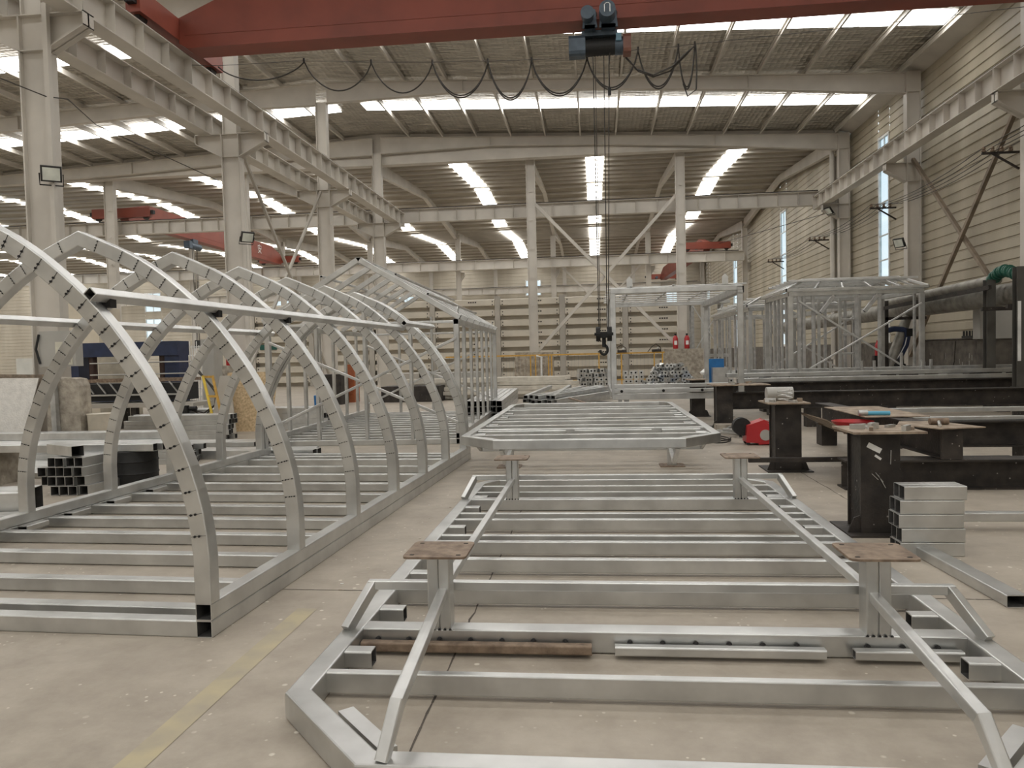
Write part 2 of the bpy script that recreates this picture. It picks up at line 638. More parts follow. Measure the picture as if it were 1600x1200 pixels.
struct('floor', MB().box(-88, 30, -27, 92, -0.2, 0), FLOOR, 'worn beige concrete workshop floor with pale paint spots', 'floor')
mb = MB()
a0, a1 = G(180, 1200), G(225, 1200)
for k in range(1):
    mb.add([(-1.93, 1.5, 0.002), (-1.80, 1.5, 0.002), (-1.80, 4.7, 0.002), (-1.93, 4.7, 0.002)], [(0, 1, 2, 3)])
struct('floor_line', mb, MARK, 'faded yellow lane line painted on the concrete floor', 'floor marking')
mb = MB()
rr = random.Random(3)
for (x0, y0, x1, y1) in [(-0.78, 2.2, -0.78, 9.6), (-9, 5.2, 4.6, 5.0), (-10, 11.6, 9, 11.3), (2.6, 2.6, 2.6, 12)]:
    N = 60
    pl = []
    for i in range(N + 1):
        f = i / N
        pl.append(Vector((x0 + (x1 - x0) * f + rr.uniform(-.008, .008), y0 + (y1 - y0) * f + rr.uniform(-.008, .008), 0.0015)))
    d = Vector((y1 - y0, x0 - x1, 0)).normalized()
    for i in range(N):
        w0, w1 = rr.uniform(.003, .008), rr.uniform(.003, .008)
        mb.add([pl[i] - d * w0, pl[i] + d * w0, pl[i + 1] + d * w1, pl[i + 1] - d * w1], [(0, 1, 2, 3)])
struct('floor_joint', mb, mat('dark_floor_joint', (0.10, 0.085, 0.07), 0.9), 'dark crumbling joints between the concrete floor slabs', 'floor joint')

# roof of the two near bays: foil-lined sheet on purlins
def roof(x0, x1, name, label):
    mb = MB()
    ny = 102
    nx = 40
    for i in range(nx + 1):
        for j in range(ny + 1):
            x = x0 + (x1 - x0) * i / nx
            y = -25.5 + 64.3 * j / ny
            ph = ((y - 6.5) / 8.0) % 1.0
            sag = 0.10 * (abs(2 * ph - 1) ** 6)
            mb.v.append(Vector((x, y, ZR(x) + 0.30 - sag)))
    for i in range(nx):
        for j in range(ny):
            q = i * (ny + 1) + j
            mb.f.append([q, q + 1, q + ny + 2, q + ny + 1])
            mb.m.append(0)
    return struct(name, mb, FOIL, label, 'roof', smooth=True)


roof(-10.8, 12.0, 'ceiling', 'silver foil-lined roof of the crane bay between the column rows')
roof(-34.0, -10.8, 'ceiling', 'silver foil-lined roof of the bay left of the column row')
for k, yc in enumerate([-21.6, -13.6, -5.6, 2.4, 10.4, 18.4, 26.35, 34.4]):
    for (x0, x1, w) in ((-10.2, 11.5, 'crane bay'), (-33, -11.4, 'left bay')):
        mb = MB()
        mb.add([(x0, yc - .5, ZR(x0) + .26), (x1, yc - .5, ZR(x1) + .26), (x1, yc + .5, ZR(x1) + .26), (x0, yc + .5, ZR(x0) + .26)], [(0, 3, 2, 1)])
        struct('skylight', mb, SKYL, 'glowing translucent skylight band across the %s roof, %s one from the near end' % (w, ORD[k]), 'skylight')

g = 'roof purlins of the crane bay'
xs = [-9.1 + 1.72 * i for i in range(13)]
for i, x in enumerate(xs):
    z = ZR(x)
    mb = MB()
    mb.sweep([(-.03, 0), (.04, 0), (.04, .02), (-.01, .02), (-.01, .18), (.05, .18), (.05, .2), (-.03, .2)], [(x, -25.5, z + .01), (x, 38.5, z + .01)], (0, 0, 1))
    struct('purlin', mb, PAINT, 'pale steel purlin under the foil roof of the crane bay, %s from the left column row' % ORD[i], 'purlin', g)
g = 'roof purlins of the left bay'
for i in range(13):
    x = -12.5 - 1.72 * i
    z = ZR(x)
    mb = MB()
    mb.sweep([(-.03, 0), (.04, 0), (.04, .02), (-.01, .02), (-.01, .18), (.05, .18), (.05, .2), (-.03, .2)], [(x, -25.5, z + .01), (x, 38.5, z + .01)], (0, 0, 1))
    struct('purlin', mb, PAINT, 'pale steel purlin under the left bay roof, %s out from the column row' % ORD[i], 'purlin', g)


def hcol(mb, x, y, dx, dy, z0, z1, tf=0.03, tw=0.03):
    """H-section post, flanges facing +X and -X"""
    mb.box(x - dx / 2, x - dx / 2 + tf, y - dy / 2, y + dy / 2, z0, z1)
    mb.box(x + dx / 2 - tf, x + dx / 2, y - dy / 2, y + dy / 2, z0, z1)
    mb.box(x - dx / 2 + tf, x + dx / 2 - tf, y - tw / 2 - dy * .18, y + tw / 2 - dy * .18, z0, z1)


def corbel(mb, x, y, sgn, z, L=0.85, dx=.25):
    """tapered bracket that carries a runway beam"""
    xa, xb = x + sgn * dx, x + sgn * (dx + L)
    mb.prism([(xa, y - .02, z), (xb, y - .02, z), (xb, y - .02, z - .28), (xa, y - .02, z - .72)], (0, .04, 0))
    mb.box(min(xa, xb), max(xa, xb), y - .16, y + .16, z - .025, z)
    mb.prism([(xa, y - .16, z - .72), (xb, y - .16, z - .28), (xb, y - .16, z - .255), (xa, y - .16, z - .69)], (0, .32, 0))
    mb.box(min(xb, xb - sgn * .02), max(xb, xb - sgn * .02), y - .16, y + .16, z - .28, z)


names = ['nearest the camera', 'second from the camera', 'third from the camera', 'farthest of the row']
for i, y in enumerate(FR):
    mb = MB()
    hcol(mb, XL, y, .56, .34, 0, 8.45)
    hcol(mb, XL, y, .44, .30, 8.45, 11.95)
    mb.box(XL - .38, XL + .38, y - .3, y + .3, 0, .04)
    corbel(mb, XL, y, 1, 8.45)
    corbel(mb, XL, y, -1, 8.45)
    for zz in (7.75, 8.43):
        mb.box(XL - .28, XL + .28, y - .17, y + .17, zz - .01, zz + .01)
    struct('column', mb, PAINT, 'off-white H-section column with crane bracket in the left row, %s' % names[i], 'column')
for i, y in enumerate(FR[1:]):
    mb = MB()
    hcol(mb, XR, y, .5, .34, 0, 11.0)
    corbel(mb, XR, y, -1, 8.42, .75)
    for zz in (7.72, 8.40):
        mb.box(XR - .25, XR + .25, y - .17, y + .17, zz - .01, zz + .01)
    mb.box(XR - .25, XR + .25, y - .17, y + .17, 11.0, 11.75)
    struct('column', mb, PAINT_D if False else PAINT, 'beige H-section column against the right wall, %s' % ['just outside the frame edge', 'beside the braced wall field', 'at the far end of the crane bay'][i], 'column')


def rafter(y, pts, label, w=.26):
    """tapered plate girder: (x, ztop, zbottom) along the slope"""
    mb = MB()
    for (xa, ta, ba), (xb, tb, bb) in zip(pts, pts[1:]):
        mb.prism([(xa, y - .006, ta), (xb, y - .006, tb), (xb, y - .006, bb), (xa, y - .006, ba)], (0, .012, 0))
        mb.prism([(xa, y - w / 2, ta), (xb, y - w / 2, tb), (xb, y - w / 2, tb - .016), (xa, y - w / 2, ta - .016)], (0, w, 0))
        mb.prism([(xa, y - w / 2, ba + .016), (xb, y - w / 2, bb + .016), (xb, y - w / 2, bb), (xa, y - w / 2, ba)], (0, w, 0))
        mb.box(xb - .008, xb + .008, y - w / 2, y + w / 2, bb, tb)
    return struct('rafter', mb, PAINT, label, 'rafter')


for i, y in enumerate([22.5, 30.5, 38.5]):
    p = [(x, ZR(x), b) for x, b in ((XL + .22, 11.9), (-5.0, 12.03), (0.3, 11.83), (6.0, 11.46), (XR - .25, 10.98))]
    rafter(y, p, 'off-white tapered roof girder over the crane bay, %s' % ['nearest one, partly behind the red crane', 'the one behind the cable loops', 'the one at the end of the bay'][i])
    p = [(x, ZR(x), b) for x, b in ((XL - .22, 11.85), (-17.7, 11.85), (-24.0, 11.55), (-34, 11.2))]
    rafter(y, p, 'off-white tapered roof girder over the left bay, %s' % ['nearest one', 'middle one', 'the one at the end of the bay'][i])

# crane runway beams, one per field, with web stiffeners
def runway(x0, y0, x1, y1, zb, zt, w, label, step=1.0):
    mb = MB()
    a, b = Vector((x0, y0, (zb + zt) / 2)), Vector((x1, y1, (zb + zt) / 2))
    mb.ibeam(a, b, w, zt - zb, .025, .014)
    d = (b - a).normalized()
    sd = Vector((0, 0, 1)).cross(d)
    L = (b - a).length
    n = max(2, round(L / step))
    for i in range(n + 1):
        p = a + d * min(max(L * i / n, .01), L - .01)
        for s in (-1, 1):
            mb.sweep(rsec(w / 2 - .015, zt - zb - .05), [p + sd * s * (w / 4) - d * .006, p + sd * s * (w / 4) + d * .006], (0, 0, 1))
    return struct('runway_beam', mb, PAINT, label, 'crane runway beam')


seg = [6.2, 14.3, 22.5, 30.5, 39.9]
for i in range(4):
    t = ['in the nearest field', 'in the second field', 'in the third field', 'in the farthest field'][i]
    runway(-10.0, seg[i], -10.0, seg[i + 1] - .02, 8.45, 9.13, .42, 'off-white crane runway beam right of the left columns, ' + t)
    runway(-11.6, seg[i], -11.6, seg[i + 1] - .02, 8.45, 9.05, .42, 'off-white crane runway beam left of the left columns, ' + t)
    mb = MB().tube((-10.95, seg[i] + .2, 8.75), (-10.95, seg[i + 1] - .2, 8.75), .07, .07)
segr = [14.3, 22.5, 30.5, 39.9]
for i in range(3):
    runway(11.1, segr[i], 11.1, segr[i + 1] - .02, 8.42, 9.07, .4, 'beige crane runway beam along the right wall, %s' % ['nearest field', 'middle field', 'far field by the tall window'][i])
for nm, x, z, y0 in (('left side of the crane bay', -10.0, 9.13, 6.2), ('right side of the crane bay', 11.1, 9.07, 14.3)):
    mb = MB().box(x - .035, x + .035, y0, 39.88, z, z + .09)
    mb.box(x + (.12 if x < 0 else -.17), x + (.17 if x < 0 else -.12), y0, 39.88, z + .0, z + .04)
    struct('crane_rail', mb, RUSTY, 'dark steel crane rail on the runway beam, ' + nm, 'crane rail')

# right wall: ribbed sheet in fields between the tall windows, dark dado below
def ribwall(mb, p0, p1, z0, z1, nrm, step=.335, dep=.035):
    p0, p1, nrm = Vector(p0), Vector(p1), Vector(nrm)
    prof = [(0, z0)]
    z = z0
    while z < z1 - .02:
        for dz, o in ((.03, 0), (.045, dep), (step - .045, dep * .62), (step - .03, 0)):
            if z + dz < z1:
                prof.append((o, z + dz))
        z += step
    prof.append((0, z1))
    K = len(prof)
    vs = [p + nrm * o + Vector((0, 0, zz)) for p in (p0, p1) for o, zz in prof]
    mb.add(vs, [(i, i + 1, K + i + 1, K + i) for i in range(K - 1)])


WIN = [(33.75, 35.0, 1.75, 10.5), (51.0, 52.6, 1.75, 10.5), (68.0, 70.0, 1.75, 10.0), (84.0, 86, 1.75, 8)]
mb = MB()
y = -25.5
for (a, b, z0, z1) in WIN + [(87.6, 88, 0, 0)]:
    ribwall(mb, (XW, a, 0), (XW, y, 0), 1.7, 11.75, (-1, 0, 0))
    if a > 39:
        ribwall(mb, (XW, a, 0), (XW, max(y, 38.7), 0), 11.75, 13.3, (-1, 0, 0))
    if z1:
        ribwall(mb, (XW, b, 0), (XW, a, 0), z1, 11.75 if b < 39 else 13.3, (-1, 0, 0))
    y = b
mb.box(XW + .05, XW + .06, -25.5, 33.7, 0, 11.8)
struct('wall_right', mb, CLAD, 'beige ribbed sheet wall on the right with water stains', 'wall')
mb = MB().box(XW - .02, XW + .2, -25.5, 87.6, 0, 1.72)
struct('trim_1', mb, DADO, 'grimy dark masonry dado along the foot of the right wall', 'dado wall')
mb = MB()
mb.prism([(11.62, -25.5, 11.98), (12.36, -25.5, 11.74), (12.36, -25.5, 11.84), (11.62, -25.5, 12.2)], (0, 64.1, 0))
mb.box(11.62, 11.66, 6, 38.6, 11.96, 12.22)
struct('trim_2', mb, PAINT, 'smooth beige eaves gutter between the roof and the right wall', 'gutter')
for k, (a, b, z0, z1) in enumerate(WIN):
    wdw = thing('window_%d' % (k + 1), 'tall narrow window in the right wall, %s' % ['nearest one, crossed by the wires', 'second one along', 'third one along', 'farthest one'][k], 'window', (XW, (a + b) / 2, z0), None, 'structure')
    mb = MB()
    fwid = .09
    mb.box(XW - .06, XW + .06, a, a + fwid, z0, z1).box(XW - .06, XW + .06, b - fwid, b, z0, z1)
    mb.box(XW - .06, XW + .06, a + fwid, b - fwid, z0, z0 + fwid).box(XW - .06, XW + .06, a + fwid, b - fwid, z1 - fwid, z1)
    zs = [z0 + (z1 - z0) * q for q in (.2, .4, .52, .68, .84)]
    for zz in zs:
        mb.box(XW - .03, XW + .03, a + fwid, b - fwid, zz - .025, zz + .025)
    mb.box(XW - .03, XW + .03, (a + b) / 2 - .02, (a + b) / 2 + .02, zs[4], z1 - fwid)
    mb.build('window_frame', WHITE, wdw)
    mb = MB().box(XW - .004, XW + .004, a + fwid, b - fwid, z0 + fwid, z1 - fwid)
    mb.build('window_pane', GLASS, wdw)
    mb = MB().box(XW - .14, XW + .08, a - .06, b + .06, z0 - .05, z0)
    mb.build('window_sill', WHITE, wdw)

# rear part of the hall, behind the camera: gable wall with an open doorway, outer wall of the left bay
mb = MB()
ribwall(mb, (-34, -25.5, 0), (-6, -25.5, 0), 0, 13.2, (0, 1, 0), .4)
ribwall(mb, (6, -25.5, 0), (12.4, -25.5, 0), 0, 13.2, (0, 1, 0), .4)
ribwall(mb, (-6, -25.5, 0), (6, -25.5, 0), 5.5, 13.2, (0, 1, 0), .4)
struct('wall_front', mb, CLADB, 'cream ribbed sheet gable wall behind the camera with an open doorway', 'wall')
mb = MB()
ribwall(mb, (-34, -25.5, 0), (-34, 39, 0), 0, 12.2, (1, 0, 0), .4)
ribwall(mb, (-88, 39, 0), (-88, 87.5, 0), 0, 12.6, (1, 0, 0), .4)
struct('wall_left', mb, CLADB, 'cream ribbed sheet outer wall of the left bay', 'wall')

# cross bracing
def brace(p0, p1, label, m=None, w=.10, cat='brace'):
    mb = MB().tube(p0, p1, w, w, n=(1, 0, 0) if abs(Vector(p1).x - Vector(p0).x) < .1 else (0, 1, 0))
    return struct('brace', mb, m or PAINT, label, cat)


BR = mat('brown_angle_steel', (0.26, 0.21, 0.16), 0.5, 0.3, 0.2, 3)
brace((11.9, 30.3, 8.5), (11.9, 22.7, 1.8), 'brown steel brace falling from the column beside the tall window', BR, .12)
brace((11.78, 22.7, 8.4), (11.78, 30.3, 1.2), 'brown steel brace rising toward the right edge of the right wall', BR, .12)
brace((-10.75, 22.8, 8.3), (-10.75, 30.3, .9), 'thin grey brace falling away from the second left column', PAINT_D, .09)
brace((-10.87, 30.3, 8.35), (-10.87, 22.8, .9), 'thin grey brace falling toward the second left column from the third', PAINT_D, .09)

# ---------------------------------------------------------------- transverse hall beyond the bay
TX = [-26.0, -18.4, -11.15, -3.1, 4.4, 12.0]
for i, x in enumerate(TX):
    mb = MB()
    zb = 1.7 if x in (-3.1, 4.4) else 0
    hcol(mb, x, 39.5, .46 if x > -20 else .55, .3, zb, 11.6 if x < 10 else 10.9)
    for q in range(6):
        mb.box(x - .07, x + .07, 39.33, 39.36, 2.6 + 1.45 * q, 2.66 + 1.45 * q)
    struct('column', mb, PAINT, 'slim off-white column of the cross row, %s' % ['far left behind the first arch tips', 'second from the left behind the floodlight column', 'third from the left behind the last runway corner', 'standing left of the hoist ropes on a concrete plinth', 'standing right of the hoist ropes with the fire extinguishers', 'in the corner at the right wall'][i], 'column')
for i, x in enumerate([-3.1, 4.4]):
    mb = MB().prism([(x - 1.0, 38.95, 0), (x + 1.0, 38.95, 0), (x + .95, 38.95, 1.68), (x - .95, 38.95, 1.7)], (0, 1.1, 0))
    struct('column_plinth', mb, CONC, 'concrete plinth under the slim column %s of the hoist ropes' % ['left', 'right'][i], 'plinth')
for (j, yy) in ((0, 62.6), (1, 86.6)):
    for i, x in enumerate([-34, -26.0, -18.4, -11.0, -3.2, 4.4, 11.9]):
        mb = MB()
        hcol(mb, x, yy, .4, .3, 0, 11.5)
        if yy < 70:
            corbel(mb, x, yy - 0.0, 1, 8.4, .3, .2)
        struct('column', mb, PAINT, 'far off-white column of the %s row, %s from the left' % (['second cross', 'end wall'][j], ORD[i]), 'column')
for i in range(len(TX) + 4):
    xs_ = [-58, -50, -42, -34] + TX
    if i + 1 < len(xs_):
        runway(xs_[i] + .02, 40.4, xs_[i + 1] if xs_[i + 1] < 11 else 11.3, 40.4, 8.72, 9.42, .4, 'off-white runway beam of the first cross row, %s field from the left' % ORD[i])
for nm, y, z0, z1 in (('second', 61.8, 8.5, 9.25), ('third', 86.0, 8.4, 9.1)):
    xs_ = [-58, -42, -26.0, -11.0, 4.4, 11.7]
    for i in range(5):
        runway(xs_[i] + .02, y, xs_[i + 1], y, z0, z1, .4, 'far runway beam of the %s cross row, %s field from the left' % (nm, ORD[i]), 1.5)
for nm, y, z in (('first', 40.4, 9.42), ('second', 61.8, 9.25), ('third', 86.0, 9.1)):
    struct('crane_rail', MB().box(-58, 11.3, y - .04, y + .04, z, z + .08), RUSTY, 'dark crane rail on the %s cross runway' % nm, 'crane rail')

ZT = lambda y: 11.85 + 0.80 * (1 - abs((y - 39.2) % 24.0 - 12.0) / 12.0)
CORR = clad_mat('dusty_roof_sheet', (0.33, 0.295, 0.235), (0.42, 0.385, 0.31), (0.24, 0.205, 0.155))
for k, (y0, y1) in enumerate(((39.2, 63.2), (63.2, 87.4))):
    mb = MB()
    n = 120
    for i in range(n + 1):
        y = y0 + (y1 - y0) * i / n
        o = .0 if i % 2 else .05
        mb.v += [Vector((-88, y, ZT(min(y, 87.19)) + .15 + o)), Vector((12.5, y, ZT(min(y, 87.19)) + .15 + o))]
    for i in range(n):
        mb.f.append([2 * i, 2 * i + 1, 2 * i + 3, 2 * i + 2])
        mb.m.append(0)
    struct('ceiling', mb, CORR, 'pale ribbed roof sheet over the %s cross bay' % ORD[k], 'roof')
    n = 0
    for q in range(20):
        y = y0 + .6 + 1.5 * q
        if y > y1 - .3:
            continue
        z = ZT(y)
        mb = MB().sweep([(-.03, 0), (.035, 0), (.035, .015), (-.015, .015), (-.015, .13), (-.03, .13)], [(-86, y, z + .0), (12.2, y, z + .0)], (0, 0, 1))
        struct('purlin', mb, PAINT, 'pale purlin running across the %s cross bay, %s' % (ORD[k], ('%s from its near edge' % ORD[n]) if n < 16 else 'last one'), 'purlin', 'roof purlins of the %s cross bay' % ORD[k])
        n += 1
    for i, x in enumerate([-26.0, -18.4, -11.15, -3.1, 4.4, 11.9]):
        ym = (y0 + y1) / 2
        mb = MB()
        for (ya, da, yb, db) in ((y0 + .4, .75, ym, .45), (ym, .45, y1 - .4, .75)):
            mb.prism([(x - .006, ya, ZT(ya)), (x - .006, yb, ZT(yb)), (x - .006, yb, ZT(yb) - db), (x - .006, ya, ZT(ya) - da)], (.012, 0, 0))
            mb.prism([(x - .13, ya, ZT(ya) - da), (x - .13, yb, ZT(yb) - db), (x - .13, yb, ZT(yb) - db + .016), (x - .13, ya, ZT(ya) - da + .016)], (.26, 0, 0))
        struct('rafter', mb, PAINT, 'roof girder of the %s cross bay running into the distance, %s from the left' % (ORD[k], ORD[i]), 'rafter')
    for i, x in enumerate([-84, -76.3, -68.6, -61, -53.4, -45.7, -38.0, -30.0, -22.5, -15.0, -7.35, .2, 7.75]):  # leftmost strips are added to brighten the far left wall
        mb = MB()
        ym = (y0 + y1) / 2
        for (ya, yb) in ((y0 + .8, ym - .4), (ym + .4, y1 - .8)):
            mb.add([(x - .5, ya, ZT(ya) + .14), (x + .5, ya, ZT(ya) + .14), (x + .5, yb, ZT(yb) + .14), (x - .5, yb, ZT(yb) + .14)], [(0, 3, 2, 1)])
        struct('skylight', mb, SKYL, 'glowing skylight strip receding in the %s cross bay roof, %s from the left' % (ORD[k], ORD[i]), 'skylight')

mb = MB()
FW = [(-53.7, -51.6, 7.7, 10.0), (-53.7, -51.6, 4.0, 6.9), (-37.4, -35.6, 7.0, 9.0), (-22.5, -20.5, 6.0, 9.0), (-7.7, -5.9, 8.2, 10.0), (8.0, 9.6, 5, 9)]
xs_ = -88
for (a, b) in ((-53.7, -51.6), (-37.4, -35.6), (-22.5, -20.5), (-7.7, -5.9), (8.0, 9.6)):
    ribwall(mb, (xs_, 87.5, 0), (a, 87.5, 0), 0, 12.6, (0, -1, 0), .4)
    zz = 0
    for (wa, wb, z0, z1) in sorted([w for w in FW if w[0] == a], key=lambda w: w[2]):
        ribwall(mb, (a, 87.5, 0), (b, 87.5, 0), zz, z0, (0, -1, 0), .4)
        zz = z1
    ribwall(mb, (a, 87.5, 0), (b, 87.5, 0), zz, 12.6, (0, -1, 0), .4)
    xs_ = b
ribwall(mb, (xs_, 87.5, 0), (12.4, 87.5, 0), 0, 12.6, (0, -1, 0), .4)
struct('wall_back', mb, CLADB, 'cream ribbed sheet end wall far behind the cross bays', 'wall')
for k, (a, b, z0, z1) in enumerate(FW):
    wdw = thing('window_%d' % (k + 5), 'small bright window in the far end wall, %s' % ['upper one at the far left', 'lower one at the far left', 'second from the left', 'third from the left, behind the gable frame', 'above the panel stack', 'at the far right'][k], 'window', ((a + b) / 2, 87.5, z0), None, 'structure')
    mb = MB()
    mb.box(a, a + .1, 87.4, 87.6, z0, z1).box(b - .1, b, 87.4, 87.6, z0, z1).box(a + .1, b - .1, 87.4, 87.6, z0, z0 + .1).box(a + .1, b - .1, 87.4, 87.6, z1 - .1, z1)
    mb.box((a + b) / 2 - .04, (a + b) / 2 + .04, 87.45, 87.55, z0 + .1, z1 - .1)
    mb.box(a + .1, (a + b) / 2 - .04, 87.45, 87.55, (z0 + z1) / 2 - .04, (z0 + z1) / 2 + .04)
    mb.build('window_frame', WHITE, wdw)
    MB().box(a + .1, b - .1, 87.495, 87.505, z0 + .1, z1 - .1).build('window_pane', GLASS, wdw)

brace((-2.9, 39.5, 9.25), (4.2, 39.5, 1.75), 'off-white brace falling to the right between the two slim columns', None, .16)
brace((4.2, 39.62, 9.4), (-2.9, 39.62, 1.75), 'off-white brace rising to the right between the two slim columns', None, .16)
brace((-2.9, 62.6, 9.0), (4.2, 62.6, 1.5), 'far off-white brace in the second cross row', None, .14)
brace((4.2, 62.75, 9.0), (-2.9, 62.75, 1.5), 'far off-white brace in the second cross row, rising to the right', None, .14)
mb = MB()
mb.box(-88, 12.5, 38.70, 39.2, 11.42, 13.25)
struct('trim_3', mb, PAINT, 'pale valley gutter beam between the crane bay and the cross bays', 'gutter')
mb = MB()
mb.cyl((11.55, 38.9, 1.0), (11.55, 38.9, 11.3), .11, 14)
struct('trim_4', mb, PAINT, 'round pale downpipe at the corner column by the right wall', 'downpipe', smooth=True)

# ================================================================ OVERHEAD CRANE
def crane(label, A, B, zb, depth, w, hdir, cz, car_len, loc, text=None):
    """bridge girder from A to B (x, y), end carriages across its ends"""
    t = thing('overhead_crane', label, 'overhead crane', loc)
    A, B = Vector((*A, zb)), Vector((*B, zb))
    d = (B - A).normalized()
    L = (B - A).length
    sd = Vector((0, 0, 1)).cross(d)
    up = Vector((0, 0, 1))
    prof = [(0.15, .12), (.35, 0), (L - .35, 0), (L - .15, .12), (L - .15, .72), (L - 2.1, depth), (2.1, depth), (.15, .72)]
    mb = MB()
    mb.prism([A + d * s - sd * (w / 2) + up * z for s, z in prof], sd * w)
    mb.prism([A + d * s - sd * (w / 2 + .05) + up * z for s, z in ((.35, .02), (L - .35, .02), (L - .35, -.02), (.35, -.02))], sd * (w + .1))
    mb.prism([A + d * s - sd * (w / 2 + .012) + up * z for s, z in ((.3, .33), (L - .3, .33), (L - .3, .30), (.3, .30))], sd * (w + .024))
    mb.build('bridge_girder', RED, t)
    for e, p in ((0, A), (1, B)):
        c = p + d * (0.0)
        mb = MB()
        q0, q1 = c - sd * car_len / 2, c + sd * car_len / 2
        mb.sweep(rsec(.34, .52), [q0 + up * cz, q1 + up * cz], up)
        ca = mb.build('end_carriage', RED, t)
        for s in (-1, 1):
            wc = c + sd * s * (car_len / 2 - .3) + up * (cz - .24)
            MB().cyl(wc - d * .06, wc + d * .06, .17, 16).build('wheel', RUSTY, ca)
            MB().box(*(v for a in zip((c + sd * s * (car_len / 2 + .06) + up * cz - Vector((.1, .1, .1))), (c + sd * s * (car_len / 2 + .06) + up * cz + Vector((.1, .1, .1)))) for v in a)).build('buffer', BLACK, ca)
        mc = c + sd * .75 + up * (cz - .12) + d * (.32 if e == 0 else -.32)
        mm = MB().cyl(mc - d * .02 - d * .22, mc + d * .28, .14, 14).build('drive_motor', MOTOR, t, smooth=True)
    return t, A, d, sd


ct, A, d, sd = crane('large red bridge crane spanning the near bay at the top', (-10.0, 18.2), (11.1, 18.2), 9.18, 1.5, .55, 0, .45, 3.8, (0.5, 18.2, 9.15))
MB().box(-10.5, 11.2, 17.5, 17.52, 10.8, 10.84).build('walkway_rail', RED, ct)

ho = thing('electric_hoist', 'blue-grey electric rope hoist under the red crane girder', 'hoist', (0.22, 18.2, 8.45))
mb = MB()
mb.cyl((-.08, 18.2, 8.66), (.62, 18.2, 8.66), .19, 24)
for k in range(9):
    mb.cyl((-.02 + .07 * k, 18.2, 8.66), (.0 + .07 * k, 18.2, 8.66), .20, 24)
mb.build('rope_drum', BLACK, ho, smooth=True)
mb = MB().sweep([(a * .95, b) for a, b in rsec(.44, .46, .09)], [(-.46, 18.2, 8.68), (-.08, 18.2, 8.68)], (0, 0, 1))
mb.build('gear_housing', MOTOR, ho)
mb = MB().sweep(rsec(.42, .44, .09), [(.78, 18.2, 8.66), (.96, 18.2, 8.66)], (0, 0, 1))
hb = mb.build('control_box', mat('rust_red_box', (.20, .085, .06), .5), ho)
MB().cyl((.60, 18.2, 8.66), (.80, 18.2, 8.66), .2, 20).build('brake_motor', MOTOR, ho, smooth=True)
MB().box(.62, .74, 17.95, 18.02, 8.70, 8.86).build('blue_label_plate', mat('pale_blue_enamel', (.15, .32, .44), .4), ho)
MB().box(-.16, .66, 18.02, 18.38, 8.86, 8.98).build('frame', MOTOR, ho)
for x0, x1 in ((-.14, .2), (.24, .66)):
    mb = MB().prism([(x0, 17.80, 8.95), (x1, 17.80, 8.95), (x1 - .04, 17.80, 9.36), (x0 + .04, 17.80, 9.36)], (0, .05, 0))
    mb.prism([(x0, 18.55, 8.95), (x1, 18.55, 8.95), (x1 - .04, 18.55, 9.36), (x0 + .04, 18.55, 9.36)], (0, .05, 0))
    mb.box(x0 + .05, x1 - .05, 17.80, 18.60, 8.95, 9.02)
    tr = mb.build('trolley_plate', MOTOR, ho)
    for q in (.08, x1 - x0 - .08):
        for yy in (17.885, 18.515):
            MB().cyl((x0 + q, yy - .03, 9.28), (x0 + q, yy + .03, 9.28), .075, 14).build('trolley_wheel', RUSTY, tr)
MB().cyl((-.02, 17.5, 9.18), (-.02, 17.80, 9.18), .15, 18, .13).build('travel_motor', MOTOR, ho, smooth=True)
tm = MB().cyl((.42, 17.42, 9.2), (.42, 17.80, 9.2), .18, 18).build('travel_motor', MOTOR, ho, smooth=True)
mb = MB().rope([(.36, 17.41, 9.12), (.36, 17.41, 9.28), (.40, 17.41, 9.31), (.45, 17.41, 9.31), (.48, 17.41, 9.28), (.48, 17.41, 9.12)], .012)
mb.build('motor_handle', ZINC, tm)
for i, (xt, xb) in enumerate(((.09, .11), (.14, .14), (.34, .30), (.46, .33))):
    MB().rope([(xt, 18.2, 8.5), ((xt + xb) / 2, 18.2, 5.2), (xb, 18.2, 2.15)], .011 if i != 1 else .008, 6).build('wire_rope', CABLE, ho)
hk = MB()
hk.box(.14, .30, 18.12, 18.28, 1.94, 2.08)
hk.build('hook_yoke', BLACK, ho)
MB().sweep([(.17 * math.cos(q * PI / 10), .17 * math.sin(q * PI / 10)) for q in range(20)], [(.035, 18.2, 2.03), (.14, 18.2, 2.03)], (0, 0, 1)).build('pulley', BLACK, ho)
MB().sweep([(.17 * math.cos(q * PI / 10), .17 * math.sin(q * PI / 10)) for q in range(20)], [(.30, 18.2, 2.03), (.405, 18.2, 2.03)], (0, 0, 1)).build('pulley', BLACK, ho)
mb = MB().cyl((.0, 18.2, 2.03), (.44, 18.2, 2.03), .035, 12)
mb.build('pulley_axle', BLACK, ho, smooth=True)
mb = MB().cyl((.22, 18.2, 1.72), (.22, 18.2, 2.0), .045, 12)
mb.build('hook_shank', BLACK, ho, smooth=True)
pts = []
for k in range(22):
    a = math.radians(95 - k * 13.0)
    pts.append((.215 + .085 * math.cos(a) * 1.0, 18.2, 1.66 + .11 * math.sin(a)))
MB().rope([(.22, 18.2, 1.78)] + pts, .032, 8).build('hook', BLACK, ho, smooth=True)
MB().rope([(.50, 18.15, 8.62), (.47, 18.1, 8.4), (.45, 18.1, 8.2), (.455, 18.1, 7.6)], .014).build('limit_switch_cord', CABLE, ho)
MB().box(.42, .49, 18.06, 18.13, 7.52, 7.68).build('limit_weight', BLACK, ho)

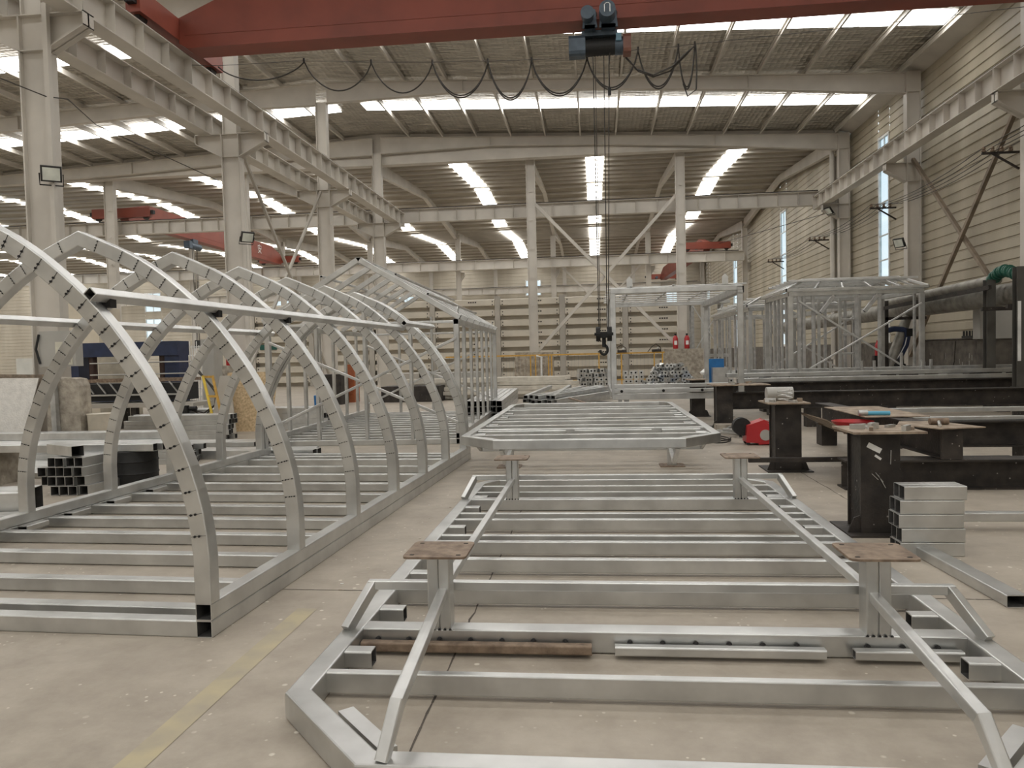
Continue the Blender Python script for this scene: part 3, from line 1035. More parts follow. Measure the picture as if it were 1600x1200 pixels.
# festoon: wire and hanging cable loops alongside the crane
FY = 18.75
hang = [(-9.3, 9.02), (-7.05, 9.0), (-5.34, 8.86), (-3.81, 8.76), (-2.44, 8.70), (-1.38, 8.66), (-.05, 8.64), (1.16, 8.74), (2.10, 8.75), (2.48, 8.78)]
low = [8.62, 8.24, 8.09, 7.89, 7.76, 7.79, 7.86, 7.82, 7.77]
solo('festoon_wire', MB().rope([(-10, FY, 9.1)] + [(x, FY, z + .02) for x, z in hang] + [(5.5, FY, 8.92), (10.8, FY, 9.2)], .007, 5), CABLE, 'thin straight carrier wire stretched below the red crane girder', 'wire')
mb = MB()
for q in (0, .06):
    for k in range(len(low)):
        (xa, za), (xb, zb) = hang[k], hang[k + 1]
        if q and k in (1, 2, 0):
            continue
        lz = low[k] + q
        pts = []
        for i in range(17):
            f = i / 16
            c = 1 - (2 * f - 1) ** 2
            c = c ** .8
            pts.append((xa + (xb - xa) * f, FY + .02 + q * .3, za + (zb - za) * f - (((za + zb) / 2 - lz) * c)))
        mb.rope(pts, .017, 6)
solo('festoon_cable', mb, CABLE, 'dark power cable hanging in a row of loops below the red crane', 'cable', smooth=True)
mb = MB()
mb.rope([(.85, 18.5, 8.52), (1.1, 18.6, 8.25), (1.5, 18.7, 8.12), (1.95, 18.72, 8.3), (2.3, 18.74, 8.62), (2.5, 18.75, 8.78)], .02)
mb.rope([(.85, 18.5, 8.50), (1.15, 18.6, 8.2), (1.5, 18.7, 8.08), (1.9, 18.72, 8.2), (2.3, 18.74, 8.58), (2.5, 18.75, 8.78), (2.52, 18.76, 8.2), (2.5, 18.76, 7.75), (2.3, 18.76, 7.6), (2.2, 18.76, 7.9)], .018)
solo('hoist_cable', mb, CABLE, 'slack cable pair running from the hoist to the last cable loop', 'cable', smooth=True)
for x, z in hang[1:]:
    solo('cable_clip', MB().box(x - .02, x + .02, FY - .02, FY + .02, z - .04, z + .08), RUSTY, 'small clip holding the festoon cable on its carrier wire', 'cable clip', 'festoon cable clips')

# distant cranes
c2, A2, d2, s2_ = crane('red bridge crane in the far left of the cross bay, seen past the slim column', (-25.9, 40.4), (-25.9, 61.8), 9.5, 1.25, .5, 0, .42, 3.4, (-25.9, 51, 9.5))
letters('lettering', '安', .75, (-25.9 + .266, 57.4, 9.95), (PI / 2, 0, PI / 2), WHITE, c2)
h2 = MB()
hx, hy = -25.5, 47.5
ho2 = thing('electric_hoist', 'small dark hoist under the far left red crane', 'hoist', (hx, hy, 8.6))
MB().cyl((hx - .1, hy - .6, 9.05), (hx - .1, hy + .6, 9.05), .22, 16).build('rope_drum', MOTOR, ho2, smooth=True)
MB().box(hx - .3, hx + .1, hy - .95, hy - .6, 8.85, 9.3).build('gear_housing', MOTOR, ho2)
MB().box(hx - .2, hx + .0, hy - .3, hy + .3, 9.25, 9.5).build('trolley', MOTOR, ho2)
for q in (-.3, -.1, .2, .35):
    MB().rope([(hx - .1, hy + q, 8.9), (hx - .1, hy + q * .6, 3.0)], .016, 5).build('wire_rope', CABLE, ho2)
MB().box(hx - .2, hx, hy - .25, hy + .25, 2.5, 3.0).build('hook_block', BLACK, ho2)
crane('red bridge crane in the far right of the second cross bay', (8.9, 61.8), (7.6, 86.0), 9.35, 1.2, .5, 0, .41, 3.6, (8.3, 73, 9.3))

# floodlights
def floodlight(c, face, label, s=1.0):
    t = thing('floodlight', label, 'floodlight', c)
    c, f = Vector(c), Vector(face).normalized()
    x = Vector((0, 0, 1)).cross(f).normalized()
    u = f.cross(x)
    w, h = .36 * s, .30 * s
    mb = MB().prism([c + x * a * w / 2 + u * b * h / 2 for a, b in ((-1, -1), (1, -1), (1, 1), (-1, 1))], -f * .07)
    mb.prism([c + x * a * w / 3 + u * b * h / 3 - f * .07 for a, b in ((-1, -1), (1, -1), (1, 1), (-1, 1))], -f * .05)
    mb.build('housing', mat('black_lamp_housing', (.03, .03, .03), .5), t)
    MB().prism([c + f * .003 + x * a * w * .41 + u * b * h * .40 for a, b in ((-1, -1), (1, -1), (1, 1), (-1, 1))], f * .003).build('lens', LENS, t)
    MB().rope([c - x * w * .55 - f * .04, c - x * w * .55 - u * h * .75 - f * .06, c + x * w * .55 - u * h * .75 - f * .06, c + x * w * .55 - f * .04], .014, 4).build('bracket', BLACK, t)
    return t


p = W(80, 272, 13.95)
floodlight(p, (.55, -.75, -.35), 'square floodlight on the nearest left column')
p = W(387, 371, 21.95)
floodlight(p, (.6, -.6, -.45), 'small square floodlight on the second left column', 1.05)
p = W(1404, 380, 30.1)
floodlight(p, (-.75, -.5, -.4), 'small floodlight on the right column beside the tall window', 1.15)
p = W(1294, 330, 38.29)
floodlight(p, (-.75, -.3, -.6), 'pale lamp head under the corner of the far runway', 1.2)
for i, (x, y, z0, z1) in enumerate([(-10.50, 14.1, 2.4, 8.6), (-10.50, 22.35, 2.4, 7.6), (-10.5, 30.3, 2.4, 7.0)]):
    struct('conduit', MB().box(x, x + .10, y - .05, y + .05, z0, z1), PAINT, 'pale cable duct strip on the %s left column' % ['nearest', 'second', 'third'][i], 'conduit')

# insulator brackets and bare wires along the right wall
ins = [(12.0, 23.3, 7.0), (12.0, 32.2, 7.1), (12.0, 41.0, 7.1), (12.0, 50.4, 7.1)]
for i, (x, y, z) in enumerate(ins):
    t = thing('insulator_bracket', 'dark bracket with four insulators on the right wall, %s along' % ORD[i], 'bracket', (x - .4, y, z))
    mb = MB().box(x - 1.0, x + .0, y - .03, y + .03, z - .06, z)
    mb.bar((x - .7, y, z - .05), (x, y, z - .5), .05, .05)
    mb.build('arm', RUSTY, t)
    for k in range(4):
        MB().lathe((x - .95 + .24 * k, y, z), [(.03, 0), (.06, .02), (.06, .05), (.035, .07), (.055, .1), (.03, .15)], 10).build('insulator', RUST, t)
for k in range(4):
    pts = []
    for (xa, ya, za), (xb, yb, zb) in zip(ins, ins[1:]):
        for i in range(8):
            f = i / 8
            pts.append((xa - .95 + .24 * k, ya + (yb - ya) * f, za + .14 - .25 * (1 - (2 * f - 1) ** 2)))
    pts.append((ins[-1][0] - .95 + .24 * k, ins[-1][1], ins[-1][2] + .14))
    solo('bare_wire', MB().rope([(11.05 + .24 * k, 15, 7.2)] + pts, .013, 5), CABLE, 'thin dark wire along the right wall on insulator brackets, %s from the wall' % ORD[3 - k], 'wire')
solo('tie_wire', MB().rope([W(0, 122, 13.9), Vector((-10.47, 14.05, W(62, 150, 14).z)), Vector((-10.42, 14.6, W(75, 157, 14.6).z)), W(150, 195, 17.5), W(345, 284, 22.2)], .012, 5), CABLE, 'thin slack cable between the first and second left columns', 'wire')
solo('tie_wire', MB().rope([(9.8, 62, 9.9), (12.2, 40, 8.4)], .02, 5), CABLE, 'thin cable near the far right corner', 'wire')

# ================================================================ ARCHED FRAME
al = math.radians(2.2)
AX = Vector((math.sin(al), math.cos(al), 0))
BX = Vector((math.cos(al), -math.sin(al), 0))
C0 = Vector((-2.23, 4.17, 0))
Q = lambda s, u, z: C0 + AX * s + BX * u + Vector((0, 0, z))
WD = 3.38
OUT = [(0, .2), (0, .47), (-.028, .73), (-.098, 1.0), (-.205, 1.26), (-.315, 1.475), (-.435, 1.66), (-.56, 1.83), (-.70, 1.985), (-.88, 2.15), (-1.085, 2.31), (-1.32, 2.45), (-1.69, 2.61)]
GS = 'galvanised steel'
af = thing('arched_frame', 'pointed-arch galvanised tube frame on a joisted base at the left', 'steel frame', Q(3.7, -1.7, 0))
T = .1
for u, nm in ((-.05, 'base_rail'), (-WD + .05, 'base_rail')):
    for z in (.05, .151):
        MB().tube(Q(0, u, z), Q(7.55, u, z), T, T).build(nm, GALV, af)
MB().tube(Q(.05, -.1, .05), Q(.05, -WD + .1, .05), T, T).build('end_rail', GALV, af)
MB().tube(Q(7.5, -.1, .05), Q(7.5, -WD + .1, .05), T, T).build('end_rail', GALV, af)
for s in (.27, .80, 1.48, 2.14, 2.75, 3.37, 4.05, 4.75, 5.45, 6.15, 6.85, 7.2):
    MB().tube(Q(s, -.1, .052), Q(s, -WD + .1, .052), T, .096).build('joist', GALV, af)
for s in (1.1, 1.78, 2.45, 3.05, 3.7, 4.4, 5.1):
    MB().tube(Q(s + .14, -WD + .155, .075), Q(s - .14, -WD + .155, .075), .1, .05).build('stub_tube', GALV, af)


_o = [OUT[0], OUT[1]]
for i in range(1, len(OUT) - 1):
    a_, b_, c_, d_ = (Vector(OUT[max(i - 1, 0)]), Vector(OUT[i]), Vector(OUT[i + 1]), Vector(OUT[min(i + 2, len(OUT) - 1)]))
    m_ = (b_ + c_) * .5625 - (a_ + d_) * .0625
    _o += [(m_.x, m_.y), OUT[i + 1]]
OUT = _o


def offs(out, d):
    res = []
    n = len(out)
    for i in range(n):
        a = Vector(out[max(i - 1, 0)])
        b = Vector(out[i])
        c = Vector(out[min(i + 1, n - 1)])
        ds = []
        if i > 0:
            ds.append((b - a).normalized())
        if i < n - 1:
            ds.append((c - b).normalized())
        ns = [Vector((-v.y, v.x)) for v in ds]
        m = sum(ns, Vector((0, 0)))
        m = m / len(ns)
        m = m / m.length_squared if m.length_squared > .3 else m
        res.append(b + m * d)
    return res


cl = offs(OUT, .052)
half = [(p.x, p.y) for p in cl]
half[-1] = (-WD / 2, half[-1][1] - .006)
pathU = half[:-1] + [half[-1]] + [(-WD - u, z) for u, z in half[:-1][::-1]]
inn = offs(OUT, .106)
k = 0
arch_s = [.05, 1.28, 2.50, 3.72, 4.90, 6.10, 7.28, 7.42]
for k, s in enumerate(arch_s):
    mb = MB().sweep(rsec(.105, .1, .008), [Q(s, u, z) for u, z in pathU], -AX)
    ar = mb.build('arch', GALV, af)
    mb = MB()
    rr = random.Random(k + 5)
    for i in range(2, len(OUT) - 1):
        for sgn in (0, 1):
            o, n_ = Vector(OUT[i]), inn[i]
            def XY(v):
                return (v.x, v.y) if not sgn else (-WD - v.x, v.y)
            dsp = .0515
            a_, b_ = XY(o), XY(n_)
            p0, p1 = Q(s - dsp, *a_), Q(s - dsp, *b_)
            e = (p1 - p0)
            mb.bar(p0 + e * .06, p1 - e * .06, .0016, .002, AX)
            nd = 4 if k else 2
            for q in range(nd):
                f = ([.18, .4, .6, .82] if k else [.45, .7])[q] + rr.uniform(-.04, .04)
                c = p0 + e * f
                mb.cyl(c, c - AX * .006, rr.uniform(.0035, .0055) if k else .007, 6)
    mb.build('weld_seam', SOOT, ar)
# side rails along the arches
def offbar(s0, s1, u, z, tilt):
    n = Vector((0, 0, math.cos(tilt))) + BX * math.sin(tilt)
    return MB().tube(Q(s0, u, z), Q(s1, u, z), .062, .062, n)


tl = math.radians(47)
offbar(-.04, 6.3, -.655, 2.005, tl).build('side_rail', ZINC, af)
offbar(6.15, 7.75, -.60, 2.065, tl).build('side_rail', ZINC, af)
offbar(-.5, 6.6, -WD + .655, 1.99, -tl).build('side_rail', ZINC, af)
for s in (.05, 1.28, 2.5):
    MB().box(*sum(([a - .03, a + .03] for a in Q(s + .08, -.66, 1.965)), [])).build('clip', SOOT, af)

# ================================================================ DECK FRAMES (one upside down, one on its feet)
def deck(label, cx, y0, flip, L=6.4):
    t = thing('deck_frame', label, 'deck frame', (cx, y0 + L / 2, 0))
    H_ = .545
    Z = (lambda z: H_ - z) if flip else (lambda z: z)
    P3 = lambda x, y, z: Vector((cx + x, y0 + y, Z(z)))
    h = 1.675
    c = .5
    oc = [(-h + c, 0), (h - c, 0), (h, .57), (h, L - .3), (h - .2, L), (-h + .2, L), (-h, L - .3), (-h, .57)]
    # centre line inset by half a tube
    ctr = []
    for i in range(8):
        a, b, d_ = Vector(oc[i - 1]), Vector(oc[i]), Vector(oc[(i + 1) % 8])
        n0 = Vector((-(b - a).normalized().y, (b - a).normalized().x))
        n1 = Vector((-(d_ - b).normalized().y, (d_ - b).normalized().x))
        m = (n0 + n1) / (1 + n0.dot(n1))
        ctr.append(b + m * .055)
    pts = [P3(p.x, p.y, .062) for p in ctr]
    nm = ['end_rail', 'corner_rail', 'side_rail', 'corner_rail', 'end_rail', 'corner_rail', 'side_rail', 'corner_rail']
    sec = rsec(.11, .12, .009)
    for i in range(8):
        MB().sweep(sec, pts, (0, 0, 1), closed=True, lo=i, hi=i + 1).build(nm[i], GALV, t)
    wi = h - .11
    for yj, w, hh in ((.82, .05, .1), (1.44, .12, .115), (2.14, .06, .1), (2.84, .06, .1), (3.35, .06, .1), (3.56, .05, .06), (4.17, .06, .1), (4.43, .05, .06), (5.15, .12, .115), (5.52, .05, .08), (5.9, .05, .1)):
        MB().bar(P3(-wi, yj, .12 - hh / 2), P3(wi, yj, .12 - hh / 2), w, hh, (0, 0, 1), .006).build('joist', GALV, t)
    for k, (xa, xb, m) in enumerate(((-1.62 + .06, -.32, RUST if not flip else GALV), (-.2, .86, GALV), (1.0, 1.52, GALV))):
        ch = MB().tube(P3(xa, 1.33, .045), P3(xb, 1.33, .045), .055, .05).build('stiffener_channel', m, t)
        wm = MB()
        q = xa + .08
        while q < xb - .02:
            p_ = P3(q, 1.372, .072)
            wm.lathe(p_ - Vector((0, 0, .003)), [(.016, 0), (.010, .008), (.003, .012)], 8)
            q += .17
        wm.build('weld_seam', SOOT, ch)
    for sx in (-1, 1):
        for yj in (1.10, 1.75, 2.5, 3.9, 4.75, 5.3):
            x = sx * (h - .11)
            MB().tube(P3(x - sx * .0, yj, .075), P3(x - sx * .14, yj, .075), .09, .085).build('stub_tube', GALV, t)
    MB().bar(P3(-1.38, .52, .05), P3(-1.10, .20, .05), .07, .06).build('gusset_strip', GALV, t)
    MB().bar(P3(1.38, .52, .05), P3(1.10, .20, .05), .07, .06).build('gusset_strip', GALV, t)
    for sx in (-1, 1):
        x = sx * 1.14
        for yp in (1.44, 5.15):
            ft = MB()
            ft.tube(P3(x - .031, yp, .12), P3(x - .031, yp, .533), .062, .12, (0, 1, 0))
            ft.tube(P3(x + .031, yp, .12), P3(x + .031, yp, .533), .062, .12, (0, 1, 0))
            po = ft.build('foot_post', GALV, t)
            pl = []
            s_, cr_ = .17, .03
            for ax, ay, a0 in ((1, 1, 0), (-1, 1, 90), (-1, -1, 180), (1, -1, 270)):
                for da in (0, 45, 90):
                    a = math.radians(a0 + da)
                    pl.append((ax * (s_ - cr_) + cr_ * math.cos(a), ay * (s_ - cr_) + cr_ * math.sin(a)))
            zb = .533 if not flip else .545
            fp = MB().prism([P3(x + a, yp + b, zb) for a, b in pl], (0, 0, .012)).build('foot_plate', RUST, po)
            sl = MB()
            for a in (-1, 1):
                for b in (-1, 1):
                    q = P3(x + a * .125, yp + b * .125, .5395)
                    sl.sweep(rsec(.016, .026, .006), [q - Vector((0, 0, .0066)), q + Vector((0, 0, .0066))], (1, .0, 0))
            sl.build('bolt_slot', DARK, fp)
            wm = MB()
            for q in range(5):
                p_ = P3(x - .06 + .03 * q, yp - .068, .124)
                wm.lathe(p_ - Vector((0, 0, .004)), [(.009, 0), (.006, .006), (.002, .009)], 6)
            wm.build('weld_seam', SOOT, po)
        # long rail between the feet, bent down to the front rail
        MB().sweep(rsec(.05, .05, .006), [P3(x, 5.2, .31), P3(x, 1.75, .31), P3(x - sx * .02, 1.4, .32), P3(x - sx * .1, .12, .30), P3(x - sx * .06, .03, .12)], (1, 0, 0)).build('long_brace', ZINC, t)
    for yp in (1.54, 5.30):
        pth = [P3(-h + .03, yp - .2, .125), P3(-h + .12, yp + .02, .31), P3(h - .12, yp + .02, .31), P3(h - .03, yp - .2, .125)]
        mb = MB()
        mb.bar(pth[1] - Vector((.025, 0, 0)), pth[2] + Vector((.025, 0, 0)), .05, .05, (0, 0, 1), .005)
        mb.build('cross_brace', GALV, t)
        for a, b in ((pth[0], pth[1]), (pth[3], pth[2])):
            MB().bar(a, b, .05, .06, (0, 0, 1), .005).build('side_brace', GALV, t)
    if not flip:
        for yj in (1.1, 1.75):
            for sx in (-1, 1):
                pass
    return t


deck('low galvanised deck frame lying upside down with four brown foot plates up', .275, 2.66, False)
deck('galvanised deck frame standing on its feet behind the upturned one', -.1, 9.4, True, 7.0)

# ================================================================ GABLED HOUSE FRAME behind the arches
gf = thing('gable_frame', 'galvanised gabled house frame on a joisted base behind the arched frame', 'steel frame', (-4.3, 17.3, 0))
GA = Vector((-2.43, 13.7, 0))
gd = Vector((-.030, .9995, 0))
gb = Vector((.9995, .030, 0))
GP = lambda s, u, z: GA + gd * s + gb * u + Vector((0, 0, z))
GL, GW, ZE, ZA = 6.9, 3.62, 2.22, 3.38
for u in (-.05, -GW + .05):
    for z in (.05, .151):
        MB().tube(GP(0, u, z), GP(GL, u, z), .1, .1).build('base_rail', GALV, gf)
    MB().tube(GP(0, u, ZE), GP(GL, u, ZE), .1, .1).build('eave_rail', GALV, gf)
for s in (.05, GL - .05):
    MB().tube(GP(s, -.1, .05), GP(s, -GW + .1, .05), .1, .1).build('end_rail', GALV, gf)
for k in range(12):
    s = .45 + .54 * k
    MB().tube(GP(s, -.1, .05), GP(s, -GW + .1, .05), .06, .1).build('joist', GALV, gf)
for i in range(8):
    s = .05 + (GL - .1) * i / 7
    for u in (-.05, -GW + .05):
        w = .1 if i in (0, 7) else .06
        MB().tube(GP(s, u, .2), GP(s, u, ZE - .05), w, .1, gd).build('corner_post' if i in (0, 7) else 'stud', GALV, gf)
for u in (-.9, -1.75, -2.65):
    for s in (.05, GL - .05):
        MB().tube(GP(s, u, .1), GP(s, u, ZE - .05 + (.5 if u == -1.75 else .0)), .06, .1, gd).build('stud', GALV, gf)
for s in (.05, GL - .05):
    MB().tube(GP(s, -.1, ZE), GP(s, -GW + .1, ZE), .05, .05).build('tie_rail', ZINC, gf)
    MB().tube(GP(s - .06, -.05, ZE - .3), GP(s - .06, -GW + .1, .35), .05, .04, gd).build('cross_brace', GALV, gf)
    MB().tube(GP(s - .09, -.05, .4), GP(s - .09, -GW + .1, ZE - .3), .05, .04, gd).build('cross_brace', GALV, gf)
nr = 8
for i in range(nr):
    s = .05 + (GL - .1) * i / (nr - 1)
    big = i in (0, nr - 1)
    for sgn in (0, 1):
        u0_, u1_ = (.02, -GW / 2 + .02) if sgn == 0 else (-GW - .02, -GW / 2 - .02)
        mb = MB().tube(GP(s, u0_, ZE + .07), GP(s, u1_, ZA), .1 if big else .06, .1, (0, 0, 1))
        mb.build('rafter', GALV, gf)
MB().tube(GP(0, -GW / 2, ZA + .0), GP(GL, -GW / 2, ZA + .0), .12, .1).build('ridge_rail', GALV, gf)
for f in (.3, .62):
    for sgn in (0, 1):
        u = -.0 - (GW / 2) * f if sgn == 0 else -GW + (GW / 2) * f
        MB().tube(GP(-.02, u, ZE + .16 + (ZA - ZE) * f), GP(GL + .02, u, ZE + .16 + (ZA - ZE) * f), .05, .04).build('roof_rail', ZINC, gf)
for s, u in ((.3, .0), (6.4, .0)):
    mb = MB()
    p = GP(s, -.06, ZE + .22)
    mb.prism([p + gd * a + Vector((0, 0, b)) for a, b in ((-.06, -.15), (.06, -.15), (.06, .02), (.03, .07), (-.03, .07), (-.06, .02))], gb * .012)
    lg = mb.build('lifting_lug', ZINC, gf)
    MB().cyl(p + Vector((0, 0, .0)) - gb * .002, p + gb * .014, .022, 12).build('lug_hole', DARK, lg)

# ================================================================ FRAMES ON RAISED DECKS at the right
def cabin(t, x0, x1, y0, y1, zb, zt, studs=(), side_studs=4, rungs=6, inset=0.0, rise=0.0, over=0.0, floor_rungs=5, legs=True, front_brace=False):
    B = lambda a, b, w=.1, h=.1, n=(0, 0, 1), nm='rail', m=GALV: MB().tube(a, b, w, h, n).build(nm, m, t)
    for y in (y0, y1):
        B((x0 - .05, y, zb), (x1 + .05, y, zb), .1, .14, nm='base_rail')
        B((x0 - .05, y, zt), (x1 + .05, y, zt), .1, .12, nm='top_rail')
    for x in (x0, x1):
        B((x, y0 + .05, zb), (x, y1 - .05, zb), .1, .14, nm='base_rail')
        B((x, y0 + .05, zt), (x, y1 - .05, zt), .1, .12, nm='top_rail')
        for y in (y0, y1):
            B((x, y, zb + .07), (x, y, zt - .06), .13, .1, (0, 1, 0), 'corner_post')
        for k in range(side_studs if x == x0 else side_studs // 4):
            y = y0 + (y1 - y0) * (k + 1) / (side_studs + 1)
            B((x, y, zb + .07), (x, y, zt - .06), .06, .09, (0, 1, 0), 'stud', GALV if k % 2 else GALV_D)
    for x in studs:
        for y in (y0, y1):
            B((x, y, zb + .07), (x, y, zt - .06), .08, .09, (0, 1, 0), 'stud', GALV_D)
    for k in range(floor_rungs):
        y = y0 + (y1 - y0) * (k + .5) / floor_rungs
        B((x0, y, zb), (x1, y, zb), .06, .1, nm='joist')
    if rise:
        a = [(x0 - over, y0 - over), (x1 + over, y0 - over), (x1 + over, y1 + over), (x0 - over, y1 + over)]
        b = [(x0 + inset, y0 + inset), (x1 - inset, y0 + inset), (x1 - inset, y1 - inset), (x0 + inset, y1 - inset)]
        for i in range(4):
            j = (i + 1) % 4
            B((*a[i], zt + .1), (*a[j], zt + .1), .08, .08, nm='roof_edge')
            B((*b[i], zt + rise), (*b[j], zt + rise), .08, .06, nm='roof_rail', m=ZINC)
            B((*a[i], zt + .12), (*b[i], zt + rise), .07, .07, nm='hip_rafter', m=ZINC)
        n = 5
        for k in range(1, n):
            f = k / n
            for (p, q, r, s) in ((0, 1, 0, 1), (3, 2, 3, 2), (0, 3, 0, 3), (1, 2, 1, 2)):
                pa = Vector((*a[p], zt + .12)).lerp(Vector((*a[q], zt + .12)), f)
                pb = Vector((*b[r], zt + rise)).lerp(Vector((*b[s], zt + rise)), f)
                B(pa, pb, .05, .05, nm='jack_rafter')
    for k in range(rungs):
        y = y0 + (y1 - y0) * (k + .5) / rungs
        B((x0, y, zt + .02 + (.0 if not rise else rise - .06)), (x1, y, zt + .02 + (.0 if not rise else rise - .06)), .06, .06, nm='roof_bar', m=ZINC)
    if legs:
        for x in (x0 + .3, x1 - .3):
            for y in (y0 + .3, y1 - .3):
                mb = MB().tube((x, y, .012), (x, y, zb - .07), .12, .12, (0, 1, 0))
                mb.box(x - .17, x + .17, y - .17, y + .17, 0, .012)
                mb.build('foot_post', GALV_D, t)
    if front_brace:
        xm = x0 + (x1 - x0)
        B((x0 + .2, y0 - .09, zt - .2), (xm - .25, y0 - .09, zb + .05), .05, .04, (0, 1, 0), 'cross_brace', ZINC)
        B((x0 + .1, y0 - .13, zb + .0), (xm - .05, y0 - .13, zt - .35), .05, .04, (0, 1, 0), 'cross_brace', ZINC)


bf = thing('box_frame', 'open galvanised box frame with a barred flat roof, right of the hook', 'steel frame', (1.95, 21.4, 0))
cabin(bf, .45, 3.42, 18.6, 24.2, .52, 3.05, (), 1, 0, floor_rungs=6)
for k in range(7):
    y = 18.75 + .88 * k
    MB().tube((.3, y, 3.125), (3.6, y, 3.15), .06, .035).build('roof_bar', ZINC, bf)
for x in (.9, 1.9, 2.9):
    MB().bar((x, 18.62, 3.165), (x, 24.18, 3.165), .05, .03).build('roof_batten', GALV, bf)
MB().tube((3.42, 18.5, 3.0), (3.42, 24.4, 3.0), .16, .16).build('side_beam', GALV_D, bf)
for x in (.86, 3.1):
    MB().prism([(x - .07, 18.7, 3.15), (x + .07, 18.7, 3.15), (x + .07, 18.7, 3.33), (x, 18.7, 3.40), (x - .07, 18.7, 3.33)], (0, .02, 0)).build('lifting_lug', ZINC, bf)
for z in (.66, .78):
    MB().tube((.45, 18.5, z), (3.2, 18.5, z), .08, .09).build('base_rail', GALV, bf)
for x in (.62, 1.6, 2.5):
    MB().cyl((x, 18.44, .66), (x, 18.47, .66), .035, 10).build('rail_hole', DARK, bf)

r1 = thing('cabin_frame', 'galvanised cabin frame with hipped roof rim and cross brace, front one at the right', 'steel frame', (7.1, 24.5, 0))
cabin(r1, 5.4, 8.85, 22.0, 24.9, .8, 3.08, (5.62, 5.75, 6.0, 7.15, 7.75), 5, 6, .45, .42, .12, 6, True, True)
for (x, d) in ((6.2, .35), (7.35, .35)):
    MB().tube((x, 21.98, 2.55), (x + d, 21.98, 3.0), .1, .1, (0, 1, 0)).build('knee_brace', GALV_D, r1)
for z in (1.4, 1.95, 2.4):
    MB().tube((7.2, 23.6, z), (7.75, 23.6, z), .07, .06).build('noggin', GALV, r1)
for x in (6.6, 7.2, 7.75):
    MB().tube((x, 23.6, .87), (x, 23.6, 3.02), .08, .08, (0, 1, 0)).build('inner_post', GALV, r1)
r2 = thing('cabin_frame', 'galvanised cabin frame standing behind the front cabin frame at the right', 'steel frame', (7, 33, 0))
cabin(r2, 5.3, 8.7, 27.0, 34.8, .6, 2.95, (5.9, 6.2, 7.0, 7.4), 7, 6, .45, .42, .12, 6, True, True)
r3 = thing('ladder_frame', 'tall grey scaffold frame with cross wires beside the right concrete plinth', 'steel frame', (5.9, 41.2, 0))
for x in (5.1, 5.9, 6.6):
    for y in (40.9, 41.9):
        MB().tube((x, y, 0), (x, y, 4.0), .14, .14, (0, 1, 0)).build('post', GALV_D, r3)
for z in (1.3, 4.1):
    MB().box(4.9, 7.0, 40.8, 42.0, z - .08, z + .08).build('platform', GALV, r3)
for a, b in (((5.1, 40.82, 1.4), (6.6, 40.82, 3.9)), ((6.6, 40.78, 1.4), (5.1, 40.78, 3.9))):
    MB().bar(a, b, .05, .05, (0, 1, 0)).build('cross_wire', ZINC, r3)

# ================================================================ STEEL WORK STANDS
def stand(x0, x1, y0, y1, zt, tx0, tx1, ty0, ty1, label, base=True):
    t = thing('work_stand', label, 'work stand', ((x0 + x1) / 2, (y0 + y1) / 2, 0))
    mb = MB()
    mb.box(x0, x1, y0, y0 + .02, .015, zt)
    mb.box(x0, x1, y1 - .02, y1, .015, zt)
    mb.box((x0 + x1) / 2 - .008, (x0 + x1) / 2 + .008, y0 + .02, y1 - .02, .015, zt)
    mb.box(x0 + .02, x0 + .032, y0 + .02, y1 - .02, .015, zt)
    mb.build('post', RUSTY, t)
    mb = MB().box(x0 - .12, x1 + .12, y0 - .12, y1 + .12, 0, .015)
    mb.prism([(x0 - .1, y0 + .02, .015), (x0, y0 + .02, .015), (x0, y0 + .02, .16), (x0 - .05, y0 + .02, .14)], (0, .02, 0))
    mb.prism([(x1 + .1, y0 + .02, .015), (x1, y0 + .02, .015), (x1, y0 + .02, .16), (x1 + .05, y0 + .02, .14)], (0, .02, 0))
    mb.build('base_plate', RUSTY, t)
    MB().box(tx0, tx1, ty0, ty1, zt, zt + .018).build('top_plate', SCRAP, t)
    return t


stand(2.22, 2.54, 6.75, 7.1, .87, 2.12, 2.70, 6.6, 7.2, 'dark steel stand with cluttered top plate beside the stack of square tubes')
stand(2.31, 2.64, 10.25, 10.6, .88, 2.2, 2.72, 10.1, 10.75, 'dark steel stand second from the near end of its row')
stand(2.44, 2.76, 15.9, 16.3, .87, 2.34, 3.46, 15.7, 16.6, 'dark steel stand with a wide warped top plate behind the red wire feeder')
stand(2.3, 2.62, 18.85, 19.2, .88, 2.2, 2.66, 18.7, 19.4, 'dark steel stand farthest in its row, carrying the blue box')
stand(4.35, 4.6, 10.2, 10.45, .72, 4.2, 4.75, 10.0, 10.7, 'short dark post under the middle of the near rail table') if False else None
for (p0, p1, z, h, w, lab) in [
    ((2.75, 9.0), (6.5, 9.0), .165, .33, .3, 'heavy black I-beam on the floor behind the stack of square tubes'),
    ((4.03, 10.7), (8.5, 10.7), .42, .34, .28, 'dark I-beam rail of the work table, second from the near end'),
    ((2.76, 16.1), (9.0, 16.1), .55, .34, .28, 'dark I-beam rail of the work table running from the wide stand'),
    ((2.65, 19.0), (10.0, 19.0), .62, .34, .28, 'dark I-beam rail of the work table farthest back'),
]:
    mb = MB().ibeam((*p0, z), (*p1, z), w, h, .02, .014)
    solo('steel_beam', mb, RUSTY, lab, 'steel beam')
    if z > .3:
        for x in (p0[0] + 1.6, p1[0] - .6):
            solo('support_block', MB().box(x - .14, x + .14, p0[1] - .12, p0[1] + .12, 0, z - h / 2), RUSTY, 'dark block under the %s rail of the work table, %s' % ({10.7: 'second', 16.1: 'third', 19.0: 'farthest'}[p0[1]], 'near its stand' if x < p0[0] + 2 else 'toward the wall'), 'support block')
